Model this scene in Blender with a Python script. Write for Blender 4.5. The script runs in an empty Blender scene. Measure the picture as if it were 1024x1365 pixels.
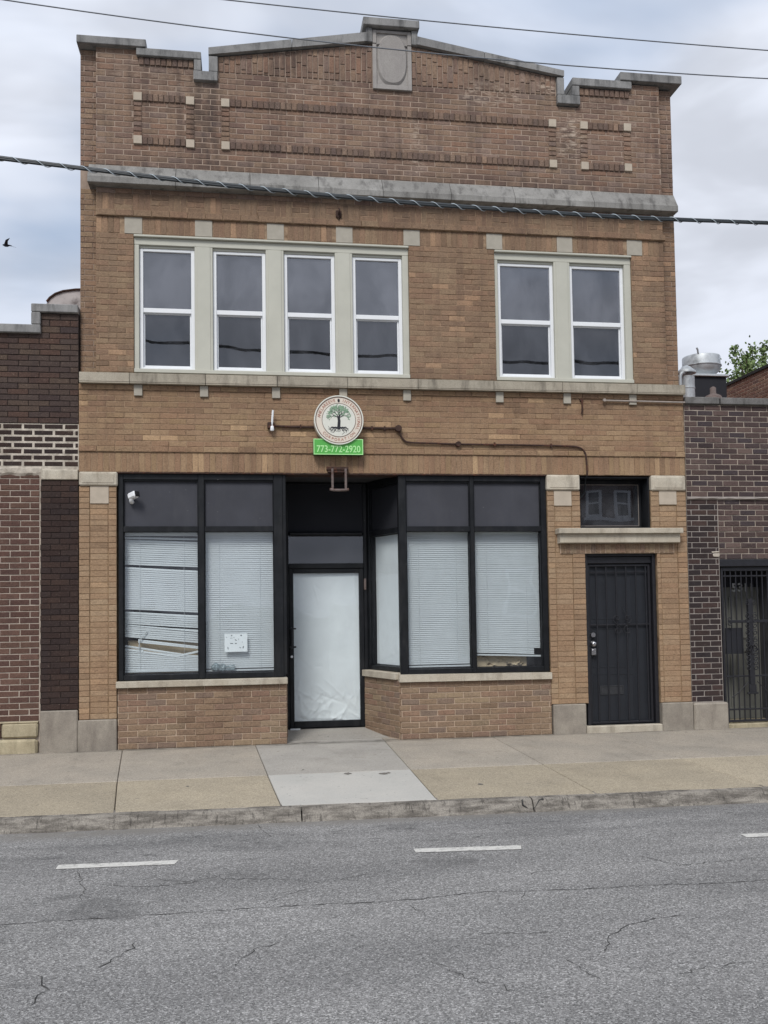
import bpy, bmesh, math, random
from mathutils import Vector, Matrix
random.seed(7)
D = bpy.data
scene = bpy.context.scene
C = scene.collection
R = math.radians
rnd = random.random
def U(a, b): return a + (b - a) * random.random()

# ------------------------------------------------------------------ camera
F = 1250.0; PX, PY = 1024.0, 1365.0
CPOS = Vector((1.91224742, -11.42667306, 1.60378807))
YAW, PITCH, ROLL, SY = 0.14918994, 0.04607660, -0.01454726, 751.13
fw = Vector((math.sin(YAW) * math.cos(PITCH), math.cos(YAW) * math.cos(PITCH), math.sin(PITCH)))
rt = Vector((math.cos(YAW), -math.sin(YAW), 0)); up = rt.cross(fw)
rt, up = math.cos(ROLL) * rt + math.sin(ROLL) * up, -math.sin(ROLL) * rt + math.cos(ROLL) * up
cam = D.cameras.new('camera'); cam_ob = D.objects.new('camera', cam); C.objects.link(cam_ob)
cam_ob.matrix_world = Matrix(((rt.x, up.x, -fw.x, CPOS.x), (rt.y, up.y, -fw.y, CPOS.y), (rt.z, up.z, -fw.z, CPOS.z), (0, 0, 0, 1)))
cam.sensor_fit = 'VERTICAL'; cam.sensor_height = 36.0; cam.sensor_width = 27.0
cam.lens = F / PY * 36.0
cam.shift_y = (SY - PY / 2) / PY
cam.clip_start = 0.05; cam.clip_end = 3000
scene.camera = cam_ob
def project(p):
    d = Vector(p) - CPOS; z = d.dot(fw)
    if z < .1: return None
    return (PX / 2 + F * d.dot(rt) / z, SY - F * d.dot(up) / z, z)

# ------------------------------------------------------------------ light and exposure
SUN_EL, SUN_AZ = R(47), R(203)      # azimuth clockwise from +y: behind the camera, a little to the left
world = D.worlds.new('World'); scene.world = world; world.use_nodes = True
sun = D.lights.new('sun', 'SUN'); sun.energy = 1.5; sun.angle = R(20); sun.color = (1, .975, .935)
sun_ob = D.objects.new('sun', sun); C.objects.link(sun_ob)
sd = Vector((math.sin(SUN_AZ) * math.cos(SUN_EL), math.cos(SUN_AZ) * math.cos(SUN_EL), math.sin(SUN_EL)))
sun_ob.rotation_euler = sd.to_track_quat('Z', 'Y').to_euler()
sun_ob.location = (0, -20, 30)
vs = scene.view_settings; vs.view_transform = 'Standard'; vs.look = 'None'; vs.exposure = 0.76; vs.gamma = 1; vs.use_curve_mapping = False
SKY_STRENGTH = 0.084

# ------------------------------------------------------------------ node helpers
def L1(c): c = c / 255.0; return c / 12.92 if c <= .04045 else ((c + .055) / 1.055) ** 2.4
def S(r, g, b, k=1.0): return (L1(r) * k, L1(g) * k, L1(b) * k, 1.0)
class NT:
    def __init__(s, nt): s.nt = nt; s.n = nt.nodes; s.l = nt.links; s.n.clear()
    def new(s, t, **kw):
        o = s.n.new(t)
        for k, v in kw.items():
            if k.startswith('i_'):
                k = k[2:]; k = int(k) if k.isdigit() else k.replace('_', ' ')
                s.set(o.inputs[k], v)
            else: setattr(o, k, v)
        return o
    def set(s, inp, v):
        if isinstance(v, bpy.types.NodeSocket): s.l.new(v, inp)
        else:
            try: inp.default_value = v
            except Exception: inp.default_value = v[:3]
    def math(s, op, a, b=0.0, c=0.0, clamp=False):
        o = s.new('ShaderNodeMath', operation=op, use_clamp=clamp)
        for i, v in enumerate((a, b, c)): s.set(o.inputs[i], v)
        return o.outputs[0]
    def mix(s, f, a, b, mode='MIX'):
        o = s.new('ShaderNodeMix', data_type='RGBA', blend_type=mode)
        s.set(o.inputs[0], f); s.set(o.inputs[6], a); s.set(o.inputs[7], b); return o.outputs[2]
    def ramp(s, f, stops, interp='LINEAR'):
        o = s.new('ShaderNodeValToRGB'); r = o.color_ramp; r.interpolation = interp
        while len(r.elements) < len(stops): r.elements.new(.5)
        for e, (p, c) in zip(r.elements, stops):
            e.position = p; e.color = c if hasattr(c, '__len__') else (c, c, c, 1)
        s.set(o.inputs[0], f); return o.outputs[0]
    def smooth(s, v, a, b, lo=0.0, hi=1.0):
        o = s.new('ShaderNodeMapRange', interpolation_type='SMOOTHSTEP')
        for i, x in enumerate((v, a, b, lo, hi)): s.set(o.inputs[i], x)
        return o.outputs[0]
    def noise(s, vec, scale, detail=3, rough=.55, dist=0.0):
        o = s.new('ShaderNodeTexNoise'); s.set(o.inputs['Vector'], vec); s.set(o.inputs['Scale'], scale)
        s.set(o.inputs['Detail'], detail); s.set(o.inputs['Roughness'], rough); s.set(o.inputs['Distortion'], dist)
        return o.outputs[0]
    def scale(s, vec, sc):
        o = s.new('ShaderNodeVectorMath', operation='MULTIPLY'); s.set(o.inputs[0], vec); s.set(o.inputs[1], sc); return o.outputs[0]
    def xyz(s, vec):
        o = s.new('ShaderNodeSeparateXYZ'); s.set(o.inputs[0], vec); return o.outputs
    def pos(s): return s.new('ShaderNodeNewGeometry').outputs['Position']
    def bump(s, h, strength=.3, dist=.004):
        o = s.new('ShaderNodeBump'); s.set(o.inputs['Height'], h); s.set(o.inputs['Strength'], strength); s.set(o.inputs['Distance'], dist); return o.outputs[0]
    def box(s, p, x0, x1, z0, z1, e=.15):
        m = s.math('MULTIPLY', s.smooth(p[0], x0 - e, x0 + e), s.smooth(p[0], x1 + e, x1 - e))
        m = s.math('MULTIPLY', m, s.smooth(p[2], z0 - e, z0 + e))
        return s.math('MULTIPLY', m, s.smooth(p[2], z1 + e, z1 - e))
    def out(s, col, rough=.8, spec=.3, metal=0.0, normal=None, **kw):
        b = s.new('ShaderNodeBsdfPrincipled'); s.set(b.inputs['Base Color'], col); s.set(b.inputs['Roughness'], rough)
        s.set(b.inputs['Specular IOR Level'], spec); s.set(b.inputs['Metallic'], metal)
        if normal is not None: s.set(b.inputs['Normal'], normal)
        for k, v in kw.items(): s.set(b.inputs[k.replace('_', ' ')], v)
        o = s.new('ShaderNodeOutputMaterial'); s.l.new(b.outputs[0], o.inputs[0]); return b
def mat(name):
    m = D.materials.new(name); m.use_nodes = True; return m, NT(m.node_tree)

# sky: NISHITA with a broken overcast of cloud over it
n = NT(world.node_tree)
sky = n.new('ShaderNodeTexSky', sky_type='NISHITA', sun_disc=False, sun_elevation=SUN_EL, sun_rotation=SUN_AZ, altitude=200, air_density=1.2, dust_density=2.5, ozone_density=1.5)
dirv = n.new('ShaderNodeTexCoord').outputs['Generated']
dz = n.xyz(dirv)
SKY_OFF = (7.7, -3.2, .8)
off_ = n.new('ShaderNodeVectorMath', operation='ADD'); n.set(off_.inputs[0], dirv); n.set(off_.inputs[1], SKY_OFF); dirv = off_.outputs[0]
warp = n.scale(dirv, (1, 1, 2.6))
c1 = n.noise(warp, 1.5, 4, .5, .3)
c2 = n.noise(warp, 3.4, 4, .5, .2)
cm = n.math('ADD', n.math('MULTIPLY', c1, .75), n.math('MULTIPLY', c2, .25))
cover = n.smooth(cm, .36, .58)
bright = n.smooth(n.noise(n.scale(dirv, (1.1, 1.1, 3.2)), 3.4, 4, .5, .5), .34, .66, .76, 1.06)
elev = n.math('MULTIPLY', bright, n.math('ADD', .92, n.math('MULTIPLY', dz[2], .42)))
cloud = n.mix(1.0, (5.35, 5.65, 6.35, 1), n.new('ShaderNodeCombineColor', i_0=elev, i_1=elev, i_2=elev).outputs[0], 'MULTIPLY')
hazeblue = n.mix(.75, sky.outputs[0], (2.7, 3.45, 4.7, 1))
skyc = n.mix(n.math('ADD', n.math('MULTIPLY', cover, .88), .12), hazeblue, cloud)
bg = n.new('ShaderNodeBackground', i_Color=skyc, i_Strength=SKY_STRENGTH)
wo = n.new('ShaderNodeOutputWorld'); n.l.new(bg.outputs[0], wo.inputs[0])

# ------------------------------------------------------------------ mesh builder
I4 = Matrix.Identity(4)
class MB:
    def __init__(s, m=I4): s.v = []; s.f = []; s.m = m; s.sm = set()
    def add(s, vs, fs, smooth=False):
        b = len(s.v); s.v += [s.m @ Vector(v) for v in vs]
        for f in fs:
            if smooth: s.sm.add(len(s.f))
            s.f.append([b + i for i in f])
        return s
    def box(s, x0, x1, y0, y1, z0, z1):
        return s.add([(x0, y0, z0), (x1, y0, z0), (x1, y1, z0), (x0, y1, z0), (x0, y0, z1), (x1, y0, z1), (x1, y1, z1), (x0, y1, z1)],
                     [(0, 3, 2, 1), (4, 5, 6, 7), (0, 1, 5, 4), (1, 2, 6, 5), (2, 3, 7, 6), (3, 0, 4, 7)])
    def cbox(s, x0, x1, y0, y1, z0, z1, c=.006, j=0.0):
        X, Y, Z = (x0, x1), (y0, y1), (z0, z1); vs = []; idx = {}
        for a in (0, 1):
            for b in (0, 1):
                for d in (0, 1):
                    ix, iy, iz = c * (1 - 2 * a), c * (1 - 2 * b), c * (1 - 2 * d)
                    for k, p in enumerate(((X[a], Y[b] + iy, Z[d] + iz), (X[a] + ix, Y[b], Z[d] + iz), (X[a] + ix, Y[b] + iy, Z[d]))):
                        idx[a, b, d, k] = len(vs); vs.append(tuple(q + U(-j, j) for q in p))
        fs = []
        for a in (0, 1):
            fs.append([idx[a, b, d, 0] for b, d in ((0, 0), (1, 0), (1, 1), (0, 1))][::(1 if a else -1)])
            fs.append([idx[b, a, d, 1] for b, d in ((0, 0), (1, 0), (1, 1), (0, 1))][::(-1 if a else 1)])
            fs.append([idx[b, d, a, 2] for b, d in ((0, 0), (1, 0), (1, 1), (0, 1))][::(1 if a else -1)])
        for a in (0, 1):
            for b in (0, 1):
                q = [idx[a, b, 0, 0], idx[a, b, 0, 1], idx[a, b, 1, 1], idx[a, b, 1, 0]]; fs.append(q if (a == b) == False else q[::-1])
                q = [idx[a, 0, b, 0], idx[a, 0, b, 2], idx[a, 1, b, 2], idx[a, 1, b, 0]]; fs.append(q if a == b else q[::-1])
                q = [idx[0, a, b, 1], idx[0, a, b, 2], idx[1, a, b, 2], idx[1, a, b, 1]]; fs.append(q if a != b else q[::-1])
                for d in (0, 1):
                    t = [idx[a, b, d, 0], idx[a, b, d, 1], idx[a, b, d, 2]]; fs.append(t if (a + b + d) % 2 else t[::-1])
        return s.add(vs, fs)
    def brick(s, x0, x1, yf, yb, z0, z1, b=.004, j=.0015):
        o = U(-j, j) * .6; r = []
        A = [(x0 + b, yf + o, z0 + b), (x1 - b, yf + o, z0 + b), (x1 - b, yf + o, z1 - b), (x0 + b, yf + o, z1 - b)]
        A = [(x + U(-j, j), y + U(-j, j) * .5, z + U(-j, j)) for x, y, z in A]
        B = [(x0, yf + b, z0), (x1, yf + b, z0), (x1, yf + b, z1), (x0, yf + b, z1)]
        B = [(x + U(-j, j), y, z + U(-j, j)) for x, y, z in B]
        Cc = [(x, yb, z) for x, y, z in B]
        fs = [(0, 1, 2, 3)]
        for i in range(4):
            k = (i + 1) % 4; fs.append((4 + i, 4 + k, k, i)); fs.append((8 + i, 8 + k, 4 + k, 4 + i))
        return s.add(A + B + Cc, fs)
    def prism(s, pts, y0, y1):      # polygon in x,z (counter-clockwise from the front), extruded in y
        n_ = len(pts); vs = [(x, y0, z) for x, z in pts] + [(x, y1, z) for x, z in pts]
        fs = [tuple(range(n_)), tuple(range(2 * n_ - 1, n_ - 1, -1))] + [(i, n_ + i, n_ + (i + 1) % n_, (i + 1) % n_) for i in range(n_)]
        return s.add(vs, fs)
    def xprism(s, pts, x0, x1):     # polygon in y,z extruded in x
        n_ = len(pts); vs = [(x0, y, z) for y, z in pts] + [(x1, y, z) for y, z in pts]
        fs = [tuple(range(n_ - 1, -1, -1)), tuple(range(n_, 2 * n_))] + [(i, (i + 1) % n_, n_ + (i + 1) % n_, n_ + i) for i in range(n_)]
        return s.add(vs, fs)
    def tube(s, pts, r, k=8, cap=True):
        P = [Vector(p) for p in pts]; rr = r if hasattr(r, '__len__') else [r] * len(P); vs = []; fs = []
        prev = None
        for i, p in enumerate(P):
            t = (P[min(i + 1, len(P) - 1)] - P[max(i - 1, 0)]).normalized()
            if prev is None: a = t.orthogonal().normalized()
            else:
                a = prev - t * prev.dot(t)
                a = a.normalized() if a.length > 1e-5 else t.orthogonal().normalized()
            prev = a; b = t.cross(a)
            for q in range(k):
                th = 2 * math.pi * q / k; vs.append(p + (a * math.cos(th) + b * math.sin(th)) * rr[i])
        for i in range(len(P) - 1):
            for q in range(k): fs.append((i * k + q, i * k + (q + 1) % k, (i + 1) * k + (q + 1) % k, (i + 1) * k + q))
        s.add(vs, fs, True)
        if cap: s.add(vs[:k], [tuple(range(k - 1, -1, -1))]); s.add(vs[-k:], [tuple(range(k))])
        return s
    def lathe(s, prof, c, k=20, axis='z', smooth=True):   # prof: (radius, height); axis z up, or y towards the back
        vs = []; fs = []
        for r, h in prof:
            for q in range(k):
                th = 2 * math.pi * q / k
                if axis == 'z': vs.append((c[0] + r * math.cos(th), c[1] + r * math.sin(th), c[2] + h))
                else: vs.append((c[0] + r * math.cos(th), c[1] + h, c[2] - r * math.sin(th)))
        for i in range(len(prof) - 1):
            for q in range(k): fs.append((i * k + q, i * k + (q + 1) % k, (i + 1) * k + (q + 1) % k, (i + 1) * k + q))
        s.add(vs, fs, smooth)
        s.add(vs[:k], [tuple(range(k - 1, -1, -1))]); s.add(vs[-k:], [tuple(range(k))])
        return s
    def ring(s, x0, x1, z0, z1, y0, y1, w, c=.003):       # rectangular frame; w = width or (left,right,bottom,top)
        l, r_, b, t = w if hasattr(w, '__len__') else (w,) * 4
        s.cbox(x0, x0 + l, y0, y1, z0, z1, c); s.cbox(x1 - r_, x1, y0, y1, z0, z1, c)
        s.cbox(x0 + l, x1 - r_, y0 + .0005, y1, z0, z0 + b, c); s.cbox(x0 + l, x1 - r_, y0 + .0005, y1, z1 - t, z1, c); return s
    def mesh(s, name, m=None):
        me = D.meshes.new(name); me.from_pydata([tuple(v) for v in s.v], [], s.f)
        if m: me.materials.append(m)
        if s.sm:
            for i in s.sm: me.polygons[i].use_smooth = True
        return me
    def build(s, name, m, parent=None, fix=True, **kw):
        me = s.mesh(name, m)
        if fix:
            bm = bmesh.new(); bm.from_mesh(me); bmesh.ops.recalc_face_normals(bm, faces=bm.faces); bm.to_mesh(me); bm.free()
        o = D.objects.new(name, me); C.objects.link(o); o.parent = parent
        return tag(o, **kw)
def tag(o, label=None, cat=None, group=None, kind=None):
    if label: o['label'] = label
    if cat: o['category'] = cat
    if group: o['group'] = group
    if kind: o['kind'] = kind
    return o
def empty(name, loc=(0, 0, 0), parent=None, **kw):
    o = D.objects.new(name, None); C.objects.link(o); o.location = loc; o.parent = parent; o.empty_display_size = .2
    return tag(o, **kw)
def frame_m(o, ex):     # local x along ex (left to right seen from outside), local y inward, z up
    ex = Vector((ex[0], ex[1], 0)).normalized(); ey = Vector((-ex.y, ex.x, 0))
    return Matrix(((ex.x, ey.x, 0, o[0]), (ex.y, ey.y, 0, o[1]), (0, 0, 1, o[2]), (0, 0, 0, 1)))
def text_mb(mb, s, size, x, y, z, width=None, rot=0.0, bold=.0, sz=1.0):
    cu = D.curves.new('lettering', 'FONT'); cu.body = s; cu.size = size; cu.extrude = .0015; cu.offset = bold; cu.resolution_u = 3
    cu.align_x = 'CENTER'; cu.align_y = 'CENTER'
    ob = D.objects.new('lettering', cu); C.objects.link(ob)
    dg = bpy.context.evaluated_depsgraph_get(); me = D.meshes.new_from_object(ob.evaluated_get(dg))
    D.objects.remove(ob); D.curves.remove(cu)
    vs = [v.co.copy() for v in me.vertices]; fs = [tuple(p.vertices) for p in me.polygons]; D.meshes.remove(me)
    k = 1.0
    if width: k = width / (max(v.x for v in vs) - min(v.x for v in vs))
    ca, sa = math.cos(rot), math.sin(rot)
    mb.add([(x + (v.x * k * ca - v.y * sa), y - v.z, z + (v.x * k * sa + v.y * ca) * sz) for v in vs], fs)

# ------------------------------------------------------------------ materials
def brick_mat(name, cols, grime=.0, eff=(), stains=(), soft=.16, tint=None, white=.0, gain=(1, 1, 1), even=.0, rare=.5):
    mean = [sum(c[i] for c in cols) / len(cols) for i in range(3)]
    cols = [tuple((a + (mu - a) * even) * b for a, mu, b in zip(c[:3], mean, gain)) + (1,) for c in cols]
    m, n = mat(name); p = n.pos(); q = n.xyz(p)
    isl = n.new('ShaderNodeNewGeometry').outputs['Random Per Island']; oi = n.new('ShaderNodeObjectInfo').outputs['Random']
    r = n.math('FRACT', n.math('ADD', isl, n.math('MULTIPLY', oi, 7.13)))
    k = len(cols); col = n.ramp(r, [((i + .5) / k, c) for i, c in enumerate(cols)])
    col = n.mix(n.smooth(r, .955, .957, 0, rare), col, n.mix(1, col, (1.5, 1.48, 1.42, 1), 'MULTIPLY')); col = n.mix(n.smooth(r, .035, .033, 0, rare), col, n.mix(1, col, (.6, .58, .58, 1), 'MULTIPLY'))
    nz = n.noise(p, 9, 4, .6); col = n.mix(n.smooth(nz, .35, .7, 0, .32), col, n.mix(1, col, (.72, .70, .70, 1), 'MULTIPLY'))
    big = n.noise(n.scale(p, (1, 1, .8)), 1.1, 3, .5); col = n.mix(n.smooth(big, .35, .65, 0, .55), col, n.mix(1, col, tint or (.86, .80, .80, 1), 'MULTIPLY'))
    f2 = n.noise(n.scale(p, (1, 1, 1.7)), 38, 4, .7); col = n.mix(1, col, n.ramp(f2, [(.28, .52), (.44, .94), (.58, 1.03), (.76, 1.34)]), 'MULTIPLY')
    f = n.noise(p, 85, 4, .7); col = n.mix(1, col, n.ramp(f, [(.28, 1 - soft * 1.6), (.5, 1.0), (.75, 1 + soft)]), 'MULTIPLY')
    f3 = n.noise(n.scale(p, (1, 1, 1.4)), 62, 3, .6); col = n.mix(n.smooth(f3, .60, .68, 0, .38), col, n.mix(1, col, (1.55, 1.52, 1.48, 1), 'MULTIPLY')); col = n.mix(n.smooth(f3, .38, .31, 0, .5), col, n.mix(1, col, (.5, .47, .46, 1), 'MULTIPLY'))
    sp = n.noise(p, 230, 2, .5); col = n.mix(n.smooth(sp, .66, .74, 0, .5), col, (.03, .022, .018, 1))
    if white: col = n.mix(n.smooth(n.noise(p, 34, 4, .65), .60, .74, 0, white), col, S(205, 190, 172))
    if grime:
        st = n.noise(n.scale(p, (7, 7, .7)), 1.0, 4, .6); col = n.mix(n.smooth(st, .46, .75, 0, grime), col, (.035, .030, .032, 1))
    for x0, x1, z0, z1, a in stains:
        w = n.math('MULTIPLY', n.box(q, x0, x1, z0, z1, .12), n.smooth(n.noise(n.scale(p, (9, 9, 3)), 1.3, 4, .6), .30, .62, .25, 1))
        col = n.mix(n.math('MULTIPLY', w, a), col, (.030, .027, .030, 1))
    for x0, x1, z0, z1, a in eff:
        w = n.math('MULTIPLY', n.box(q, x0, x1, z0, z1, .10), n.smooth(n.noise(n.scale(p, (6, 6, 16)), 1.2, 4, .7), .47, .62))
        col = n.mix(n.math('MULTIPLY', w, a), col, S(205, 188, 170))
    h = n.math('ADD', n.noise(p, 130, 3, .6), n.math('MULTIPLY', n.noise(p, 30, 3, .6), .8))
    n.out(col, .92, .2, normal=n.bump(h, .6, .007)); return m
def plain(name, col, rough=.7, spec=.4, metal=0, var=.12, sc=14, bump=.15, fine=90, tint=None, fleck=0):
    m, n = mat(name); p = n.pos()
    c = n.mix(n.smooth(n.noise(p, sc, 4, .6), .3, .7, 0, 1), n.mix(1, col, (1 - var, 1 - var, 1 - var, 1), 'MULTIPLY'), n.mix(1, col, (1 + var, 1 + var, 1 + var, 1), 'MULTIPLY'))
    if tint: c = n.mix(n.smooth(n.noise(p, sc * .35, 5, .65, .3), .50, .66), c, tint)
    if fleck:
        c = n.mix(n.smooth(n.noise(n.scale(p, (1, 1, 1.6)), 21, 3, .6), .73, .76, 0, fleck), c, S(150, 150, 148)); c = n.mix(n.smooth(n.noise(n.scale(p, (2, 2, .5)), 4, 4, .65), .45, .75, 0, .16 * fleck), c, S(112, 110, 106))
    f = n.noise(p, fine, 3, .6)
    n.out(c, rough, spec, metal, normal=n.bump(f, bump, .003)); return m
def stone_mat(name, a, b, dark, grime=.5, top=0., bump=.35):
    m, n = mat(name); p = n.pos(); isl = n.new('ShaderNodeObjectInfo').outputs['Random']
    c = n.mix(n.smooth(n.noise(p, 5, 5, .6), .3, .7), a, b)
    c = n.mix(1, c, n.ramp(isl, [(0, .86), (1, 1.06)]), 'MULTIPLY')
    c = n.mix(n.smooth(n.noise(n.scale(p, (5, 5, 1.1)), 1.7, 5, .65), .46, .74, 0, grime), c, dark)
    c = n.mix(1, c, n.ramp(n.noise(p, 120, 3, .7), [(.3, .78), (.7, 1.12)]), 'MULTIPLY')
    c = n.mix(n.smooth(n.noise(p, 42, 3, .6), .64, .70, 0, .5 * grime), c, dark)
    h = n.math('ADD', n.noise(p, 100, 3, .65), n.math('MULTIPLY', n.noise(p, 16, 4, .6), 1.2))
    n.out(c, .9, .25, normal=n.bump(h, bump, .006)); return m
M = {}
M['brick_mid'] = brick_mat('tan brick', [S(150, 119, 92), S(142, 110, 84), S(158, 128, 97), S(136, 104, 82), S(150, 114, 88), S(146, 118, 86), S(165, 134, 102)], even=0.45, gain=(1.08, 1.20, 1.31), stains=((0, 7.6, 4.0, 4.28, .20), (0, 7.6, 3.47, 3.52, .2)), grime=.22, white=.12)
M['brick_pier'] = brick_mat('ochre brick', [S(160, 128, 92), S(155, 121, 85), S(166, 134, 96), S(172, 142, 104), S(158, 122, 86), S(150, 118, 84)], even=0.5, gain=(.99, 1.12, 1.44), grime=.08, white=.10, soft=.12)
M['brick_base'] = brick_mat('mixed brown brick', [S(132, 104, 82), S(140, 112, 88), S(122, 94, 76), S(146, 120, 96), S(134, 98, 80), S(116, 96, 84), S(140, 106, 86), S(128, 106, 84)], even=0.35, gain=(1.12, 1.30, 1.40), grime=.12, white=.22)
M['brick_upper'] = brick_mat('brown brick', [S(136, 106, 84), S(128, 98, 78), S(144, 115, 90), S(122, 94, 76), S(134, 100, 80), S(148, 112, 88)], even=0.4, gain=(1.12, 1.33, 1.42), stains=((.2, 7.4, 6.45, 6.72, .30), (.2, 7.4, 4.44, 4.52, .25)), grime=.30, white=.12)
M['brick_parapet'] = brick_mat('weathered brown brick', [S(124, 98, 82), S(114, 88, 74), S(132, 106, 86), S(106, 82, 72), S(120, 96, 78), S(126, 94, 76), S(110, 90, 80)], even=0.25, gain=(1.38, 1.56, 1.66), grime=.5, white=.16,
    eff=((6.0, 6.3, 7.4, 7.95, .6), (4.08, 4.17, 7.0, 7.75, .65), (4.75, 5.5, 8.02, 8.3, .42), (5.75, 5.97, 8.2, 8.45, .6), (.3, 1.6, 7.9, 8.3, .14), (2.4, 3.4, 8.0, 8.25, .16), (6.2, 7.2, 7.6, 8.3, .12)),
    stains=((1.38, 1.66, 7.0, 8.05, .62), (5.98, 6.28, 7.2, 7.7, .5), (4.9, 5.1, 8.2, 8.62, .6), (2.3, 2.75, 8.25, 8.65, .5), (.2, 7.4, 8.02, 8.3, .22), (.2, 7.4, 6.95, 7.08, .5)))
M['brick_band'] = brick_mat('dark border brick', [S(106, 84, 72), S(96, 78, 68), S(116, 92, 76), S(92, 74, 66), S(122, 98, 82)], gain=(1.36, 1.52, 1.62), grime=.4, white=.2)
M['mortar_mid'] = plain('buff mortar', S(146, 124, 102), .95, .2, var=.26, sc=14, bump=.6, fine=120, tint=S(108, 86, 68))
M['mortar_pier'] = plain('ochre mortar', S(138, 116, 90), .95, .2, var=.26, sc=14, bump=.6, fine=120, tint=S(108, 86, 68))
M['mortar_dark'] = plain('grey brown mortar', S(156, 138, 124), .95, .2, var=.2, sc=4, bump=.5, fine=120, tint=S(122, 106, 96))
M['mortar_base'] = plain('pink buff mortar', S(182, 162, 142), .95, .2, var=.16, sc=3, bump=.6, fine=120, tint=S(142, 122, 104))
M['limestone'] = stone_mat('limestone', S(196, 188, 172), S(182, 172, 155), S(116, 106, 94), .5)
M['plaque'] = stone_mat('plaque stone', S(168, 163, 158), S(158, 153, 149), S(118, 114, 112), .35)
M['sill'] = stone_mat('sill limestone', S(176, 168, 152), S(164, 155, 140), S(104, 97, 88), .75)
M['coping'] = stone_mat('coping concrete', S(148, 147, 145), S(132, 131, 130), S(78, 78, 78), .8)
M['string'] = stone_mat('string course stone', S(150, 148, 144), S(134, 132, 128), S(82, 80, 78), .85)
M['base_stone'] = stone_mat('base granite', S(158, 150, 138), S(140, 132, 122), S(110, 102, 94), .5)
M['rock'] = stone_mat('rough limestone', S(190, 178, 150), S(168, 156, 130), S(98, 96, 78), .65, bump=.9)
M['accent'] = plain('accent stone', S(180, 168, 152), .9, .2, var=.06, sc=10, bump=.3)
M['accent_grey'] = plain('grey accent stone', S(164, 158, 146), .9, .2, var=.06, sc=10, bump=.3)
M['casing'] = plain('stone grey paint', S(182, 181, 169), .55, .4, var=.04, sc=3, bump=.06)
M['vinyl'] = plain('white vinyl', S(226, 228, 230), .35, .5, var=.02, sc=3, bump=.02)
M['black'] = plain('black paint', (.007, .008, .010, 1), .45, .28, var=.25, sc=9, bump=.08, tint=(.012, .013, .016, 1), fleck=.45)
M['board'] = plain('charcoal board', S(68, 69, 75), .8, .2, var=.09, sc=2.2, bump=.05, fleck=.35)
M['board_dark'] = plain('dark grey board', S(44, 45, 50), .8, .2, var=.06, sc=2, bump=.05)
M['blind'] = plain('white blind slat', S(200, 204, 206), .5, .4, var=.03, sc=5, bump=.02)
M['rust'] = plain('rusty iron', S(62, 46, 40), .85, .3, var=.3, sc=30, bump=.3, tint=S(92, 58, 44))
M['rustgrey'] = plain('weathered steel', S(104, 92, 88), .7, .4, var=.2, sc=30, bump=.2, tint=S(84, 60, 50))
M['iron'] = plain('black iron', (.012, .012, .016, 1), .5, .5, var=.3, sc=30, bump=.2)
M['navy'] = plain('blue black paint', S(31, 34, 40), .5, .45, var=.12, sc=4, bump=.08)
M['chrome'] = plain('brushed steel', S(205, 205, 208), .28, .5, 1.0, var=.05, sc=30, bump=.03)
M['galv'] = plain('galvanised steel', S(190, 195, 198), .5, .4, .35, var=.10, sc=9, bump=.05, tint=S(150, 154, 156))
M['conduit'] = plain('grey conduit', S(150, 140, 132), .6, .4, var=.1, sc=20, bump=.1)
M['cable'] = plain('black cable', S(36, 42, 46), .5, .5, var=.2, sc=6, bump=.1)
M['wire'] = plain('grey wire', S(104, 108, 114), .6, .4, var=.1, sc=6, bump=.05)
M['lash'] = plain('lashing wire', S(176, 186, 192), .5, .4, .2, var=.05, sc=6, bump=.02)
M['plastic_white'] = plain('white plastic', S(228, 230, 232), .35, .5, var=.02, sc=6, bump=.02)
M['plastic_black'] = plain('black plastic', (.01, .01, .011, 1), .3, .5, var=.1, sc=6, bump=.02)
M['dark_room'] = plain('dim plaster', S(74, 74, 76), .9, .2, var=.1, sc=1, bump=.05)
M['cardboard'] = plain('cardboard', S(186, 168, 140), .85, .2, var=.1, sc=8, bump=.15)
M['grey_door'] = plain('grey painted door', S(112, 112, 106), .55, .4, var=.06, sc=4, bump=.05)
M['green'] = plain('green sign face', S(84, 168, 74), .4, .5, var=.05, sc=8, bump=.02)
M['green_dark'] = plain('dark green sign side', S(40, 82, 40), .5, .4, var=.1, sc=8, bump=.02)
M['lime_text'] = plain('pale green lettering', S(176, 232, 160), .4, .4, var=.02, sc=8, bump=.01)
M['cream'] = plain('cream sign face', S(214, 204, 190), .45, .4, var=.03, sc=20, bump=.02)
M['ivory'] = plain('ivory sign face', S(212, 212, 202), .45, .4, var=.02, sc=20, bump=.02)
M['sign_brown'] = plain('brown sign line', S(112, 92, 82), .5, .4, var=.05, sc=20, bump=.02)
M['sign_red'] = plain('rose sign lettering', S(176, 128, 112), .5, .4, var=.05, sc=20, bump=.02)
M['sign_black'] = plain('black sign print', S(34, 34, 40), .5, .4, var=.05, sc=20, bump=.02)
M['sign_leaf'] = plain('sage sign print', S(128, 158, 130), .5, .4, var=.2, sc=60, bump=.02)
M['paper'] = plain('white paper', S(232, 235, 236), .8, .2, var=.02, sc=8, bump=.05)
M['ink'] = plain('dark ink', S(84, 92, 96), .8, .2, var=.1, sc=8, bump=.02)
M['digit'] = plain('white numerals', S(196, 198, 198), .5, .4, var=.03, sc=8, bump=.02)
M['teal'] = plain('teal wrap', S(116, 128, 132), .4, .5, var=.3, sc=40, bump=.2, tint=S(190, 205, 210))
M['tarp'] = plain('grey white tarpaulin', S(176, 170, 168), .7, .3, var=.12, sc=6, bump=.3, tint=S(96, 88, 86))
M['tar'] = plain('black tar', S(42, 38, 36), .8, .3, var=.2, sc=10, bump=.2)
M['bird'] = plain('dark feathers', S(44, 48, 58), .8, .2, var=.2, sc=30, bump=.1)
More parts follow.
